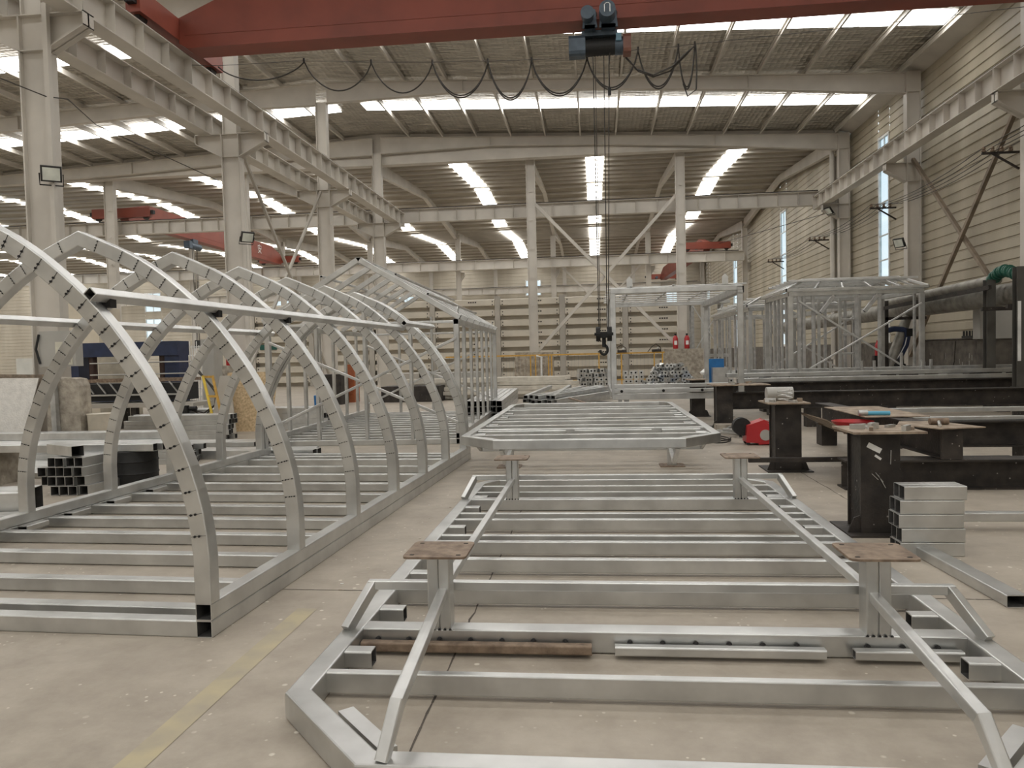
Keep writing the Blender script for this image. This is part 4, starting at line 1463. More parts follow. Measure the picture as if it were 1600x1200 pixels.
# the oblique short beam lying over the rails, with its end post
t = thing('cross_beam', 'rust-topped dark I-beam pointing at the camera behind the near stand, hammer on it', 'steel beam', (3.8, 11, .33))
p0, p1 = Vector((3.88, 8.9, .51)), Vector((3.74, 13.2, .51))
MB().ibeam(p0, p1, .24, .34, .014, .012).build('beam', RUSTY, t)
MB().prism([(3.45, 9.25, .68), (3.70, 8.72, .68), (4.22, 8.85, .68), (4.0, 9.6, .68), (3.6, 9.6, .68)], (0, 0, .012)).build('top_plate', SCRAP, t)
MB().box(3.77, 3.99, 8.86, 8.9, .335, .68).build('end_plate', RUSTY, t)
MB().box(3.64, 3.88, 12.9, 13.2, 0, .34).build('foot_block', RUSTY, t)
solo('steel_plate', MB().box(3.42, 4.2, 10.2, 12.0, .687, .699), SCRAP, 'loose rust-dusted plate lying across the beam behind the near stand', 'plate')
pl = thing('scrap_shelf', 'sagging plate shelf of metal offcuts beside the second stand', 'shelf', (3.0, 9.9, .55))
mb = MB()
for i in range(8):
    f0, f1 = i / 8, (i + 1) / 8
    z = lambda f: .74 - .30 * math.sin(f * 1.5)
    x = lambda f: 2.68 + .75 * f
    mb.prism([(x(f0), 9.3, z(f0)), (x(f1), 9.3, z(f1)), (x(f1), 10.6, z(f1)), (x(f0), 10.6, z(f0))], (0, 0, .012))
mb.build('tray', SCRAP, pl)
rr = random.Random(12)
for k in range(16):
    f = rr.uniform(.35, .97)
    x, y = 2.68 + .75 * f, rr.uniform(9.4, 10.4)
    z = .74 - .30 * math.sin(f * 1.5) + .015
    w, h, d = rr.uniform(.03, .09), rr.uniform(.02, .06), rr.uniform(.03, .12)
    solo('metal_offcut', MB().sweep(rsec(w, h), [(x, y, z + h / 2), (x + d * rr.uniform(-1, 1), y + d, z + h / 2)], (0, 0, 1)), rr.choice([GALV, SCRAP, RUST]), 'small metal offcut lying on the sagging scrap shelf', 'offcut', 'offcuts on the scrap shelf')
bw = MB().lathe((3.3, 10.33, .47), [(.10, 0), (.22, .10), (.26, .17), (.25, .17), (.2, .1), (.08, .02)], 20)
solo('bowl', bw, SIGRED, 'red bowl behind the scrap shelf', 'bowl', smooth=True)
t = thing('hammer', 'steel hammer lying on the rusted plate end of the dark beam', 'hammer', (3.85, 9.0, .70))
MB().cyl((3.76, 9.15, .73), (3.96, 9.15, .73), .038, 12).build('head', RUST, t, smooth=True)
MB().cyl((3.86, 9.15, .73), (3.76, 8.88, .712), .018, 8).build('handle', ZINC, t, smooth=True)
t = thing('angle_grinder', 'light-blue handled tool lying on the work table', 'tool', (3.6, 10.4, .7))
MB().cyl((3.50, 10.4, .728), (3.78, 10.38, .728), .028, 12).build('handle', CYAN, t, smooth=True)
MB().cyl((3.40, 10.41, .735), (3.51, 10.4, .735), .036, 12).build('head', GALV_D, t, smooth=True)
# offcuts on stand tops
rr = random.Random(4)
for (xa, xb, ya, yb, z, n, lab, grp) in ((2.2, 2.64, 6.7, 7.1, .888, 10, 'small metal offcut on the nearest stand top', 'offcuts on the nearest stand'),
                                         (2.26, 2.66, 10.2, 10.65, .898, 7, 'small metal part on top of the second stand', 'parts on the second stand'),
                                         (2.5, 3.3, 15.8, 16.5, .888, 7, 'thin scrap piece on the wide warped stand top', 'scraps on the wide stand')):
    for k in range(n):
        x, y = rr.uniform(xa, xb), rr.uniform(ya, yb)
        a = rr.uniform(0, PI)
        L, w, h = rr.uniform(.06, .16), rr.uniform(.03, .05), rr.uniform(.015, .055)
        d = Vector((math.cos(a), math.sin(a), 0)) * L / 2
        c = Vector((x, y, z + h / 2))
        solo('metal_offcut', MB().sweep(rsec(w, h), [c - d, c + d], (0, 0, 1)), rr.choice([GALV, SCRAP, ZINC]), lab, 'offcut', grp)
solo('coiled_wire', MB().rope([(2.45 + .09 * math.cos(a * .5), 10.3 + .09 * math.sin(a * .5), .91 + .004 * a) for a in range(40)], .008, 5), ZINC, 'coil of light wire on the second stand top', 'wire')
solo('gas_cylinder', MB().cyl((2.28, 10.62, .99), (2.62, 10.62, .99), .09, 16), GREYC, 'small grey cylinder lying behind the second stand top', 'cylinder', smooth=True)
for (x, z, w, h, a, lab) in ((2.33, .74, .12, .045, -28, 'white paper tag stuck on the nearest dark stand'), (2.36, .66, .06, .02, -35, 'small pale tag on the nearest dark stand')):
    c = Vector((x, 6.748, z))
    ca, sa = math.cos(math.radians(a)), math.sin(math.radians(a))
    pp = [c + Vector((ca * i * w / 2 - sa * j * h / 2, 0, sa * i * w / 2 + ca * j * h / 2)) for i, j in ((-1, -1), (1, -1), (1, 1), (-1, 1))]
    solo('paper_tag', MB().prism(pp, (0, -.003, 0)), WHITE, lab, 'tag')
mb = MB()
for (a, b) in (((2.31, .52), (2.36, .47)), ((2.34, .53), (2.40, .45)), ((2.36, .51), (2.42, .40)), ((2.46, .60), (2.465, .72))):
    mb.bar((a[0], 6.747, a[1]), (b[0], 6.747, b[1]), .004, .012, (0, 1, 0))
solo('chalk_mark', mb, GREYC, 'pale chalk strokes on the nearest dark stand', 'chalk mark')
solo('channel_offcut', MB().tube((2.62, 6.72, .12), (2.62, 6.3, .12), .16, .06), GALV_D, 'open channel piece leaning at the nearest stand foot', 'offcut') if False else None

# long rails across the tables (parallel to X)
for (y, z, x0, x1, w, h, m, lab) in [
    (10.7, .6185, 4.1, 7.5, .07, .055, ZINC, 'bright long tube lying on the near work table'),
    (12.5, .59, 3.95, 9, .08, .07, ZINC, 'bright long tube lying on the middle of the work table'),
    (19.0, .845, 3.4, 11, .12, .10, GALV, 'long grey tube on the farthest rail, in front'),
    (19.35, .96, 3.2, 11, .12, .10, GALV, 'long grey tube stacked behind on the farthest rail'),
    (6.95, .115, 2.82, 5.2, .1, .075, GALV, 'long tube on the floor behind the stack of square tubes'),
    (9.9, .20, 1.9, 5, .06, .06, RUSTY, 'dark thin bar near the floor between the stands'),
]:
    solo('long_tube', MB().tube((x0, y, z), (x1, y, z), w, h), m, lab, 'tube')
pt = thing('posted_rail', 'long dull galvanised rail with short uprights before the cabin frame', 'rail', (7.3, 20.2, .93))
MB().tube((3.6, 20.2, 1.0), (11, 20.2, 1.0), .14, .14).build('rail', GALV_D, pt)
for k, x in enumerate([3.9, 4.55, 5.15, 5.9, 6.65, 6.95, 7.6, 8.1, 8.3]):
    MB().tube((x, 20.10, .94), (x, 20.10, 1.24 if k != 6 else 1.42), .06, .06, (0, 1, 0)).build('upright', GALV, pt)
for k, x in enumerate((4.6, 8.4)):
    solo('support_block', MB().box(x - .1, x + .1, 12.4, 12.6, 0, .555), RUSTY, 'dark block under the middle bright tube, %s' % ['left one', 'right one'][k], 'support block')
for k, x in enumerate((4.3, 7.3, 10.3)):
    solo('trestle', MB().box(x - .1, x + .1, 19.9, 20.4, 0, .93), RUSTY, 'dark trestle block under the dull long tube, %s' % ORD[k], 'trestle')

# ================================================================ STACK OF SQUARE TUBES, LOOSE TUBES, WIRE FEEDER
g = 'stack of square tubes at the right'
rows = ['bottom', 'second', 'third', 'fourth', 'top']
for r in range(5):
    for c in range(2):
        dx = (.0, .01, -.01, .0, .03)[r]
        y = 6.10 + .105 * c
        z = .053 + .107 * r
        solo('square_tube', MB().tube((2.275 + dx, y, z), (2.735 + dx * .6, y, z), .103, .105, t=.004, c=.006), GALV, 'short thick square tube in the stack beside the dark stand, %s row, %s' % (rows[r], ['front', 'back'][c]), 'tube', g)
solo('long_tube', MB().tube((2.44, 6.35, .0375), (2.51, 4.88, .0375), .13, .075, t=.004), GALV, 'flat rectangular tube on the floor in front of the square stack, open end to camera', 'tube')

t = thing('wire_feeder', 'red welding wire feeder on the floor between the stands', 'welding machine', (2.67, 13.2, 0))
wf = lambda x, y, z: Vector((2.67, 13.2, 0)) + Vector((x, y, z))
mb = MB().prism([wf(-.20, -.17, .05), wf(.10, -.17, .03), (wf(.24, -.17, .05)), wf(.24, -.17, .30), wf(.08, -.17, .42), wf(-.18, -.17, .33)], (0, .34, 0))
mb.build('body', SIGRED, t)
MB().cyl(wf(.11, -.19, .17), wf(.11, -.165, .17), .09, 20).build('panel_dial', GREYC, t)
mb = MB()
for a, b in (((.08, .42), (.26, .33)), ((.26, .33), (.27, .04)), ((.0, .02), (.27, .04))):
    for y in (-.16, .16):
        mb.rope([wf(a[0], y, a[1]), wf(b[0], y, b[1])], .013, 6)
mb.build('guard_frame', SIGRED, t)
MB().cyl(wf(-.24, -.05, .30), wf(-.24, .12, .30), .15, 20).build('wire_spool', BLACK, t)
MB().box(*sum(([a - .05, a + .05] for a in wf(.16, 0, .36)), [])).build('connector_block', GREYC, t)
for x in (-.16, .2):
    for y in (-.14, .14):
        MB().cyl(wf(x, y - .015, .028), wf(x, y + .015, .028), .028, 10).build('castor', BLACK, t)
solo('welding_cable', MB().rope([Vector((2.05 + .25 * math.cos(a * .35), 13.6 + .5 * math.sin(a * .35), .015 + .002 * a)) for a in range(36)], .013, 6), CABLE, 'coil of dark welding cable behind the red wire feeder', 'cable', smooth=True)
rr = random.Random(21)
for k in range(12):
    x, y = 2.55 + rr.uniform(-.15, .5), 14.6 + rr.uniform(-.4, .6)
    a = rr.uniform(-.5, .9)
    d = Vector((math.sin(a), -math.cos(a), 0)) * rr.uniform(.25, .4)
    c = Vector((x, y, .03 + .05 * (k // 4)))
    solo('cut_strip', MB().tube(c - d, c + d, .06, .045), GALV_D, 'short cut tube in the loose heap behind the red wire feeder', 'tube', 'cut tubes behind the wire feeder')
solo('concrete_pad', MB().box(2.35, 2.8, 15.35, 15.75, 0, .12), CONC, 'small concrete pad at the foot of the wide stand', 'pad')

# ================================================================ RIGHT WALL MACHINES
t = thing('extraction_duct', 'big dusty spiral duct running along the right wall', 'duct', (10, 30, 0))
mb = MB().cyl((10, 13, 2.80), (10, 46, 2.68), .27, 24)
mb.build('main_pipe', DUCT, t, smooth=True)
mb = MB()
for k in range(110):
    y = 13.2 + .29 * k
    mb.cyl((10, y, 2.80 - .0036 * (y - 13)), (10, y + .03, 2.80 - .0036 * (y - 13)), .277, 24, cap=False)
mb.build('seam_rib', DUCT, t, smooth=True)
MB().cyl((9.6, 19.6, 3.12), (9.45, 26.5, 2.98), .125, 16).build('branch_pipe', DUCT, t, smooth=True)
MB().cyl((9.9, 25.6, 2.6), (9.22, 25.4, .85), .14, 16, .17).build('drop_pipe', DUCT, t, smooth=True)
mb = MB()
for k in range(16):
    f0 = k / 16
    a = Vector((9.55, 19.75, 3.12)).lerp(Vector((9.72, 18.3, 3.30)), f0) + Vector((0, 0, .12 * math.sin(f0 * 6)))
    mb.rope([a, a + Vector((.004, -.06, .006))], .15 if k % 2 else .135, 14)
mb.build('green_hose', HOSE, t)
solo('steel_post', MB().ibeam((9.45, 19.65, 0), (9.45, 19.65, 3.12), .2, .2, n=(0, 1, 0)), mat('dark_grey_steel', (.10, .095, .085), .5, .2), 'dark grey H-post carrying the duct, left of the two at the right edge', 'post')
solo('steel_post', MB().ibeam((9.25, 17.9, 0), (9.25, 17.9, 3.25), .24, .2, n=(0, 1, 0)), mat('dark_grey_steel_b', (.10, .095, .085), .5, .2), 'dark grey H-post carrying the duct at the right edge, white strip on it', 'post')
solo('white_strip', MB().box(9.14, 9.20, 17.775, 17.80, 1.2, 2.5), WHITE, 'white light strip on the rightmost dark post', 'strip light')
solo('steel_post', MB().ibeam((9.12, 25.3, 0), (9.12, 25.3, 3.0), .10, .10, n=(0, 1, 0)), RUSTY, 'black post carrying the duct behind the cabin frame', 'post')
for k, (y, z) in enumerate(((19.0, 2.36), (25.13, 2.4), (17.9, 2.36))):
    solo('duct_bracket', MB().box(9.05, 10.3, y - .05 + .17, y + .05 + .17, z, z + .09), RUSTY, 'dark bracket under the duct, %s along' % ['second', 'third', 'nearest'][k], 'bracket')
solo('upper_bracket', MB().bar((8.9, 25, 2.75), (9.3, 19.3, 2.92), .07, .1), RUSTY, 'long dark rail hanging beside the duct', 'rail')

ra = thing('robot_arm', 'navy-blue welding robot arm on a black base near the right wall', 'robot', (9.4, 25.5, 0))
o = Vector((9.62, 25.4, .10))
MB().box(9.2, 9.95, 25.1, 25.75, 0, .95).build('pedestal', RUSTY, ra)
MB().lathe(o + Vector((-.12, 0, .85)), [(.22, 0), (.22, .06), (.17, .08), (.16, .2), (.1, .22)], 20).build('base', BLACK, ra, smooth=True)
sec = [(.09 * math.cos(q * PI / 4), .07 * math.sin(q * PI / 4)) for q in range(8)]
MB().sweep(sec, [o + Vector(p) for p in ((-.14, 0, 1.02), (.0, 0, 1.25), (.12, 0, 1.5), (.18, 0, 1.78), (.12, 0, 1.98))], (0, 1, 0)).build('lower_arm', NAVY, ra, smooth=True)
MB().rope([o + Vector(p) for p in ((-.20, -.08, 1.05), (-.06, -.1, 1.28), (.06, -.1, 1.52), (.11, -.1, 1.75))], .015, 6).build('white_stripe', WHITE, ra)
MB().sweep([(a * .95, b * .9) for a, b in sec], [o + Vector(p) for p in ((.22, 0, 1.93), (.0, 0, 2.0), (-.22, 0, 2.02), (-.42, 0, 1.98))], (0, 1, 0)).build('upper_arm', NAVY, ra, smooth=True)
MB().box(o.x + .12, o.x + .30, 25.3, 25.55, 1.88, 2.12).build('shoulder_motor', BLACK, ra)
MB().cyl(o + Vector((-.42, 0, 1.98)), o + Vector((-.52, 0, 1.95)), .07, 12).build('wrist', mat('steel_blue', (.08, .16, .26), .4), ra)
MB().rope([o + Vector((-.5, 0, 1.94)), o + Vector((-.56, 0, 1.80)), o + Vector((-.66, 0, 1.58))], .03, 8).build('welding_torch', BLACK, ra)
fe = MB().lathe((9.3, 26.6, 1.28), [(.07, 0), (.075, .02), (.075, .34), (.045, .42), (.025, .44), (.03, .5)], 14)
solo('fire_extinguisher', fe, SIGRED, 'red fire extinguisher hung behind the robot arm', 'fire extinguisher', smooth=True)
solo('extinguisher_stand', MB().box(9.17, 9.43, 26.48, 26.72, 0, 1.28), RUSTY, 'dark stand under the extinguisher behind the robot', 'stand')
solo('wall_cabinet', MB().box(10.3, 11.6, 21.9, 22.3, 1.72, 2.55), GREYC, 'flat grey cabinet board at the right wall behind the dark post', 'cabinet')
solo('cabinet_support', MB().box(10.4, 11.5, 21.95, 22.28, 0, 1.72), DADO, 'dark support wall below the grey cabinet board', 'support')
solo('pipe_rail', MB().rope([(12.2, 16, 1.76), (12.2, 33, 1.76)], .03, 6), RUSTY, 'thin rusty pipe along the top of the dark dado', 'pipe')
for k, (x0, y0) in enumerate(((12.1, 26.5), (12.1, 24.0))):
    t = thing('pipe_valve', 'small dark valve group on the pipe above the dado, %s one' % ['left', 'right'][k], 'valve', (x0, y0, 1.78))
    MB().box(x0 - .05, x0 + .05, y0 - .35, y0 + .35, 1.79, 1.86).build('manifold', BLACK, t)
    for q in (-.3, -.1, .1, .3):
        MB().cyl((x0, y0 + q, 1.86), (x0, y0 + q, 2.02), .035, 8).build('valve', BLACK, t)
rr = random.Random(30)
mb = MB()
for k in range(46):
    y, z = rr.uniform(18, 31), rr.uniform(.5, 1.45)
    l = rr.uniform(.04, .28)
    w = rr.uniform(.01, .03)
    mb.box(XW - .026, XW - .021, y, y + w, z - l, z)
solo('paint_drip', mb, GREYC, 'pale paint drips down the dark dado wall', 'paint drips', kind='stuff')
for k, (y, z0) in enumerate(((20, 1.7), (22.5, 1.7), (25.2, 1.7), (27.8, 1.7))):
    solo('wall_cable', MB().rope([(12.28, y, z0), (12.25, y + .02, 1.0), (12.2, y + .3, .4), (12.0, y + .2, .02)], .02, 5), CABLE, 'black cable hanging down the dark dado, %s from the right' % ORD[k], 'cable')
solo('wall_bench', MB().box(9.6, 11.4, 19.5, 30, 0, .75), RUSTY, 'low dark bench mass along the right wall', 'bench') if False else None
for k, (x, y, w, h) in enumerate(((8.9, 20.8, .5, .25), (9.6, 21.2, .6, .2), (10.4, 20.6, .4, .3), (8.0, 21.0, .4, .2))):
    solo('machine_part', MB().prism([(x, y, 0), (x + w, y, 0), (x + w * .9, y, .7 + h), (x + w * .2, y, .75 + h)], (0, .5, 0)), [GALV_D, RUSTY, GREYC, RUSTY][k], ['dull grey part heap', 'dark part heap', 'pale grey part heap', 'small dark part heap'][k] + ' on the floor before the dado', 'machine part')

# ================================================================ PANEL WALL AND CLUTTER IN THE MIDDLE DISTANCE
PX = [-20.2, -16.6, -12.95, -9.3, -5.5, -1.8, 1.75, 5.1]
PY = 44.0
for i, x in enumerate(PX):
    mb = MB().ibeam((x, PY + .05, 0), (x, PY + .05, 4.95), .3, .5, n=(0, 1, 0))
    struct('panel_post', mb, PAINT_D, 'grey post between the stacked cream wall panels, %s from the left' % ORD[i], 'post')
for b in range(7):
    x0, x1 = PX[b] + .17, PX[b + 1] - .17
    for r in range(8):
        z0 = .0 + .6 * r
        if z0 > 4.1 and b == 6:
            continue
        t = thing('wall_panel', 'cream ribbed wall panel in the stacked panel wall, %s column from the left, %s row up' % (ORD[b], ORD[r]), 'wall panel', ((x0 + x1) / 2, PY, z0), 'cream panels of the stacked wall')
        mb = MB()
        sec = [(.25, z0), (.33, z0), (.33, z0 + .6), (-.05, z0 + .6), (-.17, z0 + .57), (-.17, z0 + .24), (-.05, z0 + .21), (.25, z0 + .2)]
        mb.prism([(x0, PY + a, z) for a, z in sec], (x1 - x0, 0, 0))
        mb.build('sheet', PANEL, t)
        mb = MB()
        for xx in (x0 + .12, x1 - .12):
            for q in (.28, .46):
                mb.cyl((xx, PY - .16, z0 + q), (xx, PY - .19, z0 + q), .035, 6)
        mb.build('bolt', SOOT, t)
        if b > 2 and r != 0:
            mb = MB()
            xm = (x0 + x1) / 2 + .2
            for q in range(4):
                mb.box(xm + q * .13, xm + q * .13 + .09, PY - .178, PY - .172, z0 + .40, z0 + .47)
            mb.build('stencil_mark', RUSTY, t)

t = thing('safety_railing', 'ochre-yellow safety railing with mesh in front of the panel wall', 'railing', (-1, 38.3, 0))
RY = 38.3
for x in (-6.5, -3.2, -2.95, -2.3, -2.15, .2, 1.3, 2.9, 3.3):
    MB().box(x - .03, x + .03, RY - .03, RY + .03, 0, 1.5).build('post', YELLOW, t)
MB().box(-7.5, 3.4, RY - .035, RY + .035, 1.5, 1.57).build('top_rail', YELLOW, t)
MB().box(-7.5, 3.4, RY - .02, RY + .02, .2, .26).build('bottom_rail', YELLOW, t)
mb = MB()
for q in range(60):
    x = -7.3 + .18 * q
    mb.box(x - .006, x + .006, RY - .006, RY + .006, .26, 1.5)
mb.build('mesh_bars', GREYC, t)
solo('white_standpipe', MB().rope([Vector((W(846, 592, 37.8).x, 37.8, 0)), W(846, 558, 37.8), W(838, 556, 37.8)], .05, 8), WHITE, 'white pipe standing at the yellow railing', 'pipe')
for k, px in enumerate((1056, 1074)):
    c = W(px, 549, 39.0)
    t = thing('fire_extinguisher', 'red fire extinguisher on the right concrete plinth, %s of the slim column' % ['left', 'right'][k], 'fire extinguisher', (c.x, 38.98 + .15, 1.7))
    c = Vector((c.x, 39.12, 1.69))
    MB().lathe(c, [(.12, 0), (.13, .03), (.13, .52), (.08, .64), (.05, .66)], 14).build('cylinder', SIGRED, t, smooth=True)
    MB().box(c.x - .05, c.x + .05, c.y - .02, c.y + .02, c.z + .66, c.z + .76).build('valve', BLACK, t)
    MB().box(c.x - .07, c.x + .07, c.y - .135, c.y - .128, c.z + .2, c.z + .4).build('paper_label', WHITE, t)

# heaps of cut tube blocks
blk = MB()
blk.tube((0, -.13, 0), (0, .13, 0), .17, .15, t=.012, c=.004)
bm = MB()
bo = MB()
pr = []
for i in range(12):
    a = 2 * PI * i / 12
    pr.append((.045 * math.cos(a), .045 * math.sin(a)))
b0 = thing('cut_tube_block', 'short galvanised tube block with a hole in the heap behind the box frame', 'tube block', (0, 0, 0), 'tube blocks in the far heap')
MB().box(-.085, .085, -.12, .12, -.075, .075).build('body', GALV, b0)
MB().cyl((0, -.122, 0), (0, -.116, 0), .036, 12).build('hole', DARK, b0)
rr = random.Random(77)
sites = []
for r in range(8):
    n = 13 - r
    for c in range(n):
        sites.append((1.75 + .185 * c + .09 * r + rr.uniform(-.05, .05), 30.0 + rr.uniform(-.25, .25) + .06 * r, .08 + .135 * r, rr.uniform(-.6, .6), rr.uniform(-.9, .9)))
for r in range(4):
    for c in range(6 - (r > 2)):
        sites.append((4.2 + .19 * c, 30.1, .09 + .16 * r, 0, 0))
for r in range(5):
    for c in range(4):
        sites.append((1.2 + .2 * c + rr.uniform(-.02, .02), 30.7, .09 + .17 * r, 0, 0))
first = True
for (x, y, z, a, b) in sites:
    if first:
        b0.location = (x, y, z)
        o = b0
        first = False
    else:
        o = dup(b0, (0, 0, 0))
    o.location = (x, y, z)
    o.rotation_euler = (0, b, a)
first = True
for r in range(6):
    for c in range(7 - r // 3):
        o = dup(b0, (0, 0, 0), label='short galvanised tube block in the neat heap left of the box frame post', group='tube blocks left of the box frame')
        o.location = (-.55 + .2 * c + rr.uniform(-.02, .02), 29.0, .09 + .165 * r)
        o.rotation_euler = (0, rr.uniform(-.15, .15), rr.uniform(-.5, .5))
solo('blue_bin', MB().box(3.9, 4.5, 27.6, 28.1, .0, 1.28), BLUE, 'blue bin behind the farthest stand', 'bin')
solo('grey_box', MB().box(4.05, 4.55, 27.2, 27.5, .0, .98), GALV, 'grey metal box in front of the blue bin', 'box')
t = thing('pale_sack', 'crumpled white sack on the tube block heap', 'sack', (3.8, 30.2, .95))
MB().lathe((4.3, 29.9, .75), [(.3, 0), (.34, .08), (.2, .2), (.05, .26)], 9).build('sack', WHITE, t)
t.location = (4.3, 29.9, .75)
t.children[0].data.transform(Matrix.Translation(Vector((3.8 - 4.3, .3, .12))))

# heaps of long tubes between the gable frame and the hook
def tube_pile(pts, name, lab, grp, w=.07, h=.07, m=None, t=.005):
    for (a, b) in pts:
        solo(name, MB().tube(a, b, w, h, t=t, c=.004), m or ZINC, lab, 'tube', grp)


rr = random.Random(9)
pts = []
for r in range(4):
    for c in range(9 - r):
        x = -2.1 + .145 * c + .07 * r + rr.uniform(-.03, .03)
        y = 21.0 + rr.uniform(-.5, .3)
        pts.append(((x, y, .06 + .12 * r), (x + rr.uniform(.2, 2.4), y + 4.5, .06 + .12 * r + rr.uniform(0, .1))))
tube_pile(pts, 'long_tube', 'pale square tube in the fanned heap of tubes beyond the second deck', 'fanned tube heap', .11, .10, ZINC)
pts = []
for r in range(3):
    for c in range(6):
        x = -3.2 + .16 * c
        pts.append(((x, 19.0 + rr.uniform(0, .2), .08 + .15 * r), (x - .3, 26, .08 + .15 * r)))
tube_pile(pts, 'long_tube', 'long galvanised tube in the bundle right of the gable frame', 'bundle right of the gable frame', .14, .14, GALV)
pts = []
for r in range(5):
    for c in range(4):
        y = 27.5 + .3 * c
        pts.append(((-6.5 + rr.uniform(-.6, .6), y + rr.uniform(-.4, .4), .1 + .15 * r), (-.9 + rr.uniform(-.8, .5), y + rr.uniform(-.3, .9), .1 + .15 * r)))
tube_pile(pts, 'long_tube', 'long cream tube in the crosswise heap before the yellow railing', 'crosswise tube heap', .14, .13, mat('cream_tube', (.66, .62, .54), .5, .1))
solo('loose_strip', MB().bar((-.75, 21.5, .35), (.6, 20.2, .03), .1, .02), RUST, 'brown strip sliding off the fanned tube heap', 'strip')
solo('loose_strip', MB().bar((-.1, 26.0, .03), (1.1, 26.1, .03), .12, .03), GALV_D, 'grey strip on the floor near the box frame', 'strip')
for (px, lab) in ((971, 'left'), (1025, 'right')):
    t = thing('gauge_cluster', 'small dark valve cluster on the yellow railing, %s one' % lab, 'valve', (W(px, 552, RY).x, RY, 1.57))
    c = Vector((W(px, 552, RY).x, RY, 1.57))
    mb = MB().rope([c + Vector((-.3 * (lab == 'right') - .1, 0, 0)), c + Vector((-.2, 0, .25)), c + Vector((.0, 0, .38)), c + Vector((.22, 0, .22)), c + Vector((.25, 0, 0))], .02, 5)
    mb.build('hose', CABLE, t)
    MB().box(c.x - .2, c.x + .25, c.y - .08, c.y + .08, c.z, c.z + .12).build('body', RUSTY, t)
    MB().lathe(c + Vector((.1, 0, .12)), [(.05, 0), (.06, .05), (.02, .1)], 8).build('gauge', ZINC, t)

# ================================================================ LEFT SIDE
# long tubes lying crosswise beyond the arched frame
g = 'long tubes beside the left column'
n = 0
for r in range(3):
    for c in range(4 - r):
        y = 12.6 + .17 * c + .08 * r
        xe = -7.5 + (.12 if c % 2 else 0)
        solo('long_tube', MB().tube((-14.5, y, .068 + .132 * r), (xe, y, .068 + .132 * r), .15, .13, t=.006), GALV if r < 2 else ZINC, 'thick long tube in the pile before the concrete block, %s layer, %s from the front' % (ORD[r], ORD[c]), 'tube', g)
for c in range(9):
    y = 10.1 + .155 * c
    z = .04 if c < 7 else .04
    solo('long_tube', MB().tube((-13 + .2 * (c % 3), y, z), (-6.9 + (.3 if c % 2 else 0) - .15 * c, y + .02, z), .1, .08), ZINC if c % 2 else GALV, 'long tube lying flat on the floor left of the arches, %s from the near side' % ORD[c], 'tube', 'flat tubes on the floor at the left')
solo('wide_tube', MB().tube((-9, 6.75, .15), (-5.98, 7.55, .15), .42, .3, t=.006, c=.02), GALV, 'wide box tube on the floor just outside the arched frame', 'tube')
solo('wide_tube', MB().tube((-9, 6.35, .06), (-5.7, 7.2, .06), .2, .1, t=.006), GALV, 'flatter box tube lying against the arched frame base', 'tube')
# black ended stack
rr = random.Random(15)
k = 0
for r, (n, off) in enumerate(((4, .16), (5, .0), (5, -.01), (4, .1))):
    for c in range(n):
        x = -6.78 + off + .118 * c + rr.uniform(-.006, .006)
        z = .06 + .115 * r
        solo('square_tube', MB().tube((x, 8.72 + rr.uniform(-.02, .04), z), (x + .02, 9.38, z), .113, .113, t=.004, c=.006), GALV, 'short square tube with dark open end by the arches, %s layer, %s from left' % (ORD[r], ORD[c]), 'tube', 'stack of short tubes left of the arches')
solo('square_tube', MB().tube((-6.95, 9.15, .535), (-6.36, 8.80, .535), .15, .13, t=.004), GALV, 'single short tube lying askew on the stack of short tubes', 'tube')
# drum with tubes over it
mb = MB().lathe((-6.13, 9.62, 0), [(.27, 0), (.28, .02), (.28, .14), (.29, .15), (.28, .17), (.28, .30), (.29, .31), (.28, .33), (.28, .44), (.27, .45)], 28)
solo('steel_drum', mb, BLACK, 'black drum under the tubes left of the arches', 'drum', smooth=True)
for c in range(4):
    solo('long_tube', MB().tube((-8.3, 9.42 + .12 * c, .503), (-5.72 + .06 * c, 9.42 + .12 * c, .503), .11, .1), GALV, 'tube resting on the black drum, %s from the front' % ORD[c], 'tube', 'tubes on the black drum')
rest = solo('support_block', MB().box(-8.25, -8.0, 9.4, 9.9, 0, .452), CONC, 'concrete block under the far end of the tubes on the drum', 'support block')


def bundle(x0, x1, y0, rows, cols, z0, w, h, lab, grp, m=None, jit=.1):
    for r in range(rows):
        for c in range(cols):
            y = y0 + (w + .012) * c
            solo('long_tube', MB().tube((x0 + rr.uniform(-jit, jit), y, z0 + h / 2 + (h + .004) * r), (x1 + rr.uniform(-jit, jit), y, z0 + h / 2 + (h + .004) * r), w, h, t=.005, c=.004), m or GALV, lab, 'tube', grp)


bundle(-9.6, -6.4, 11.4, 3, 5, 0, .1, .09, 'tube in the dark-ended bundle behind the black drum', 'bundle behind the drum')
bundle(-9.6, -7.5, 14.9, 5, 4, 0, .11, .10, 'tube in the square bundle beside the concrete pillar', 'bundle by the leaning boards')
bundle(-8.3, -5.9, 13.0, 2, 4, 0, .12, .08, 'tube in the low bundle left of the gable frame', 'low bundle left of the gable frame', None, .3)
bundle(-7.8, -4.6, 12.0, 1, 3, 0, .16, .14, 'thick tube on the floor between the arched and gable frames', 'thick tubes between the frames')
bundle(-10.3, -6.2, 17.0, 4, 5, 0, .13, .12, 'pale tube in the bundle before the strand board', 'bundle before the strand board', ZINC, .2)

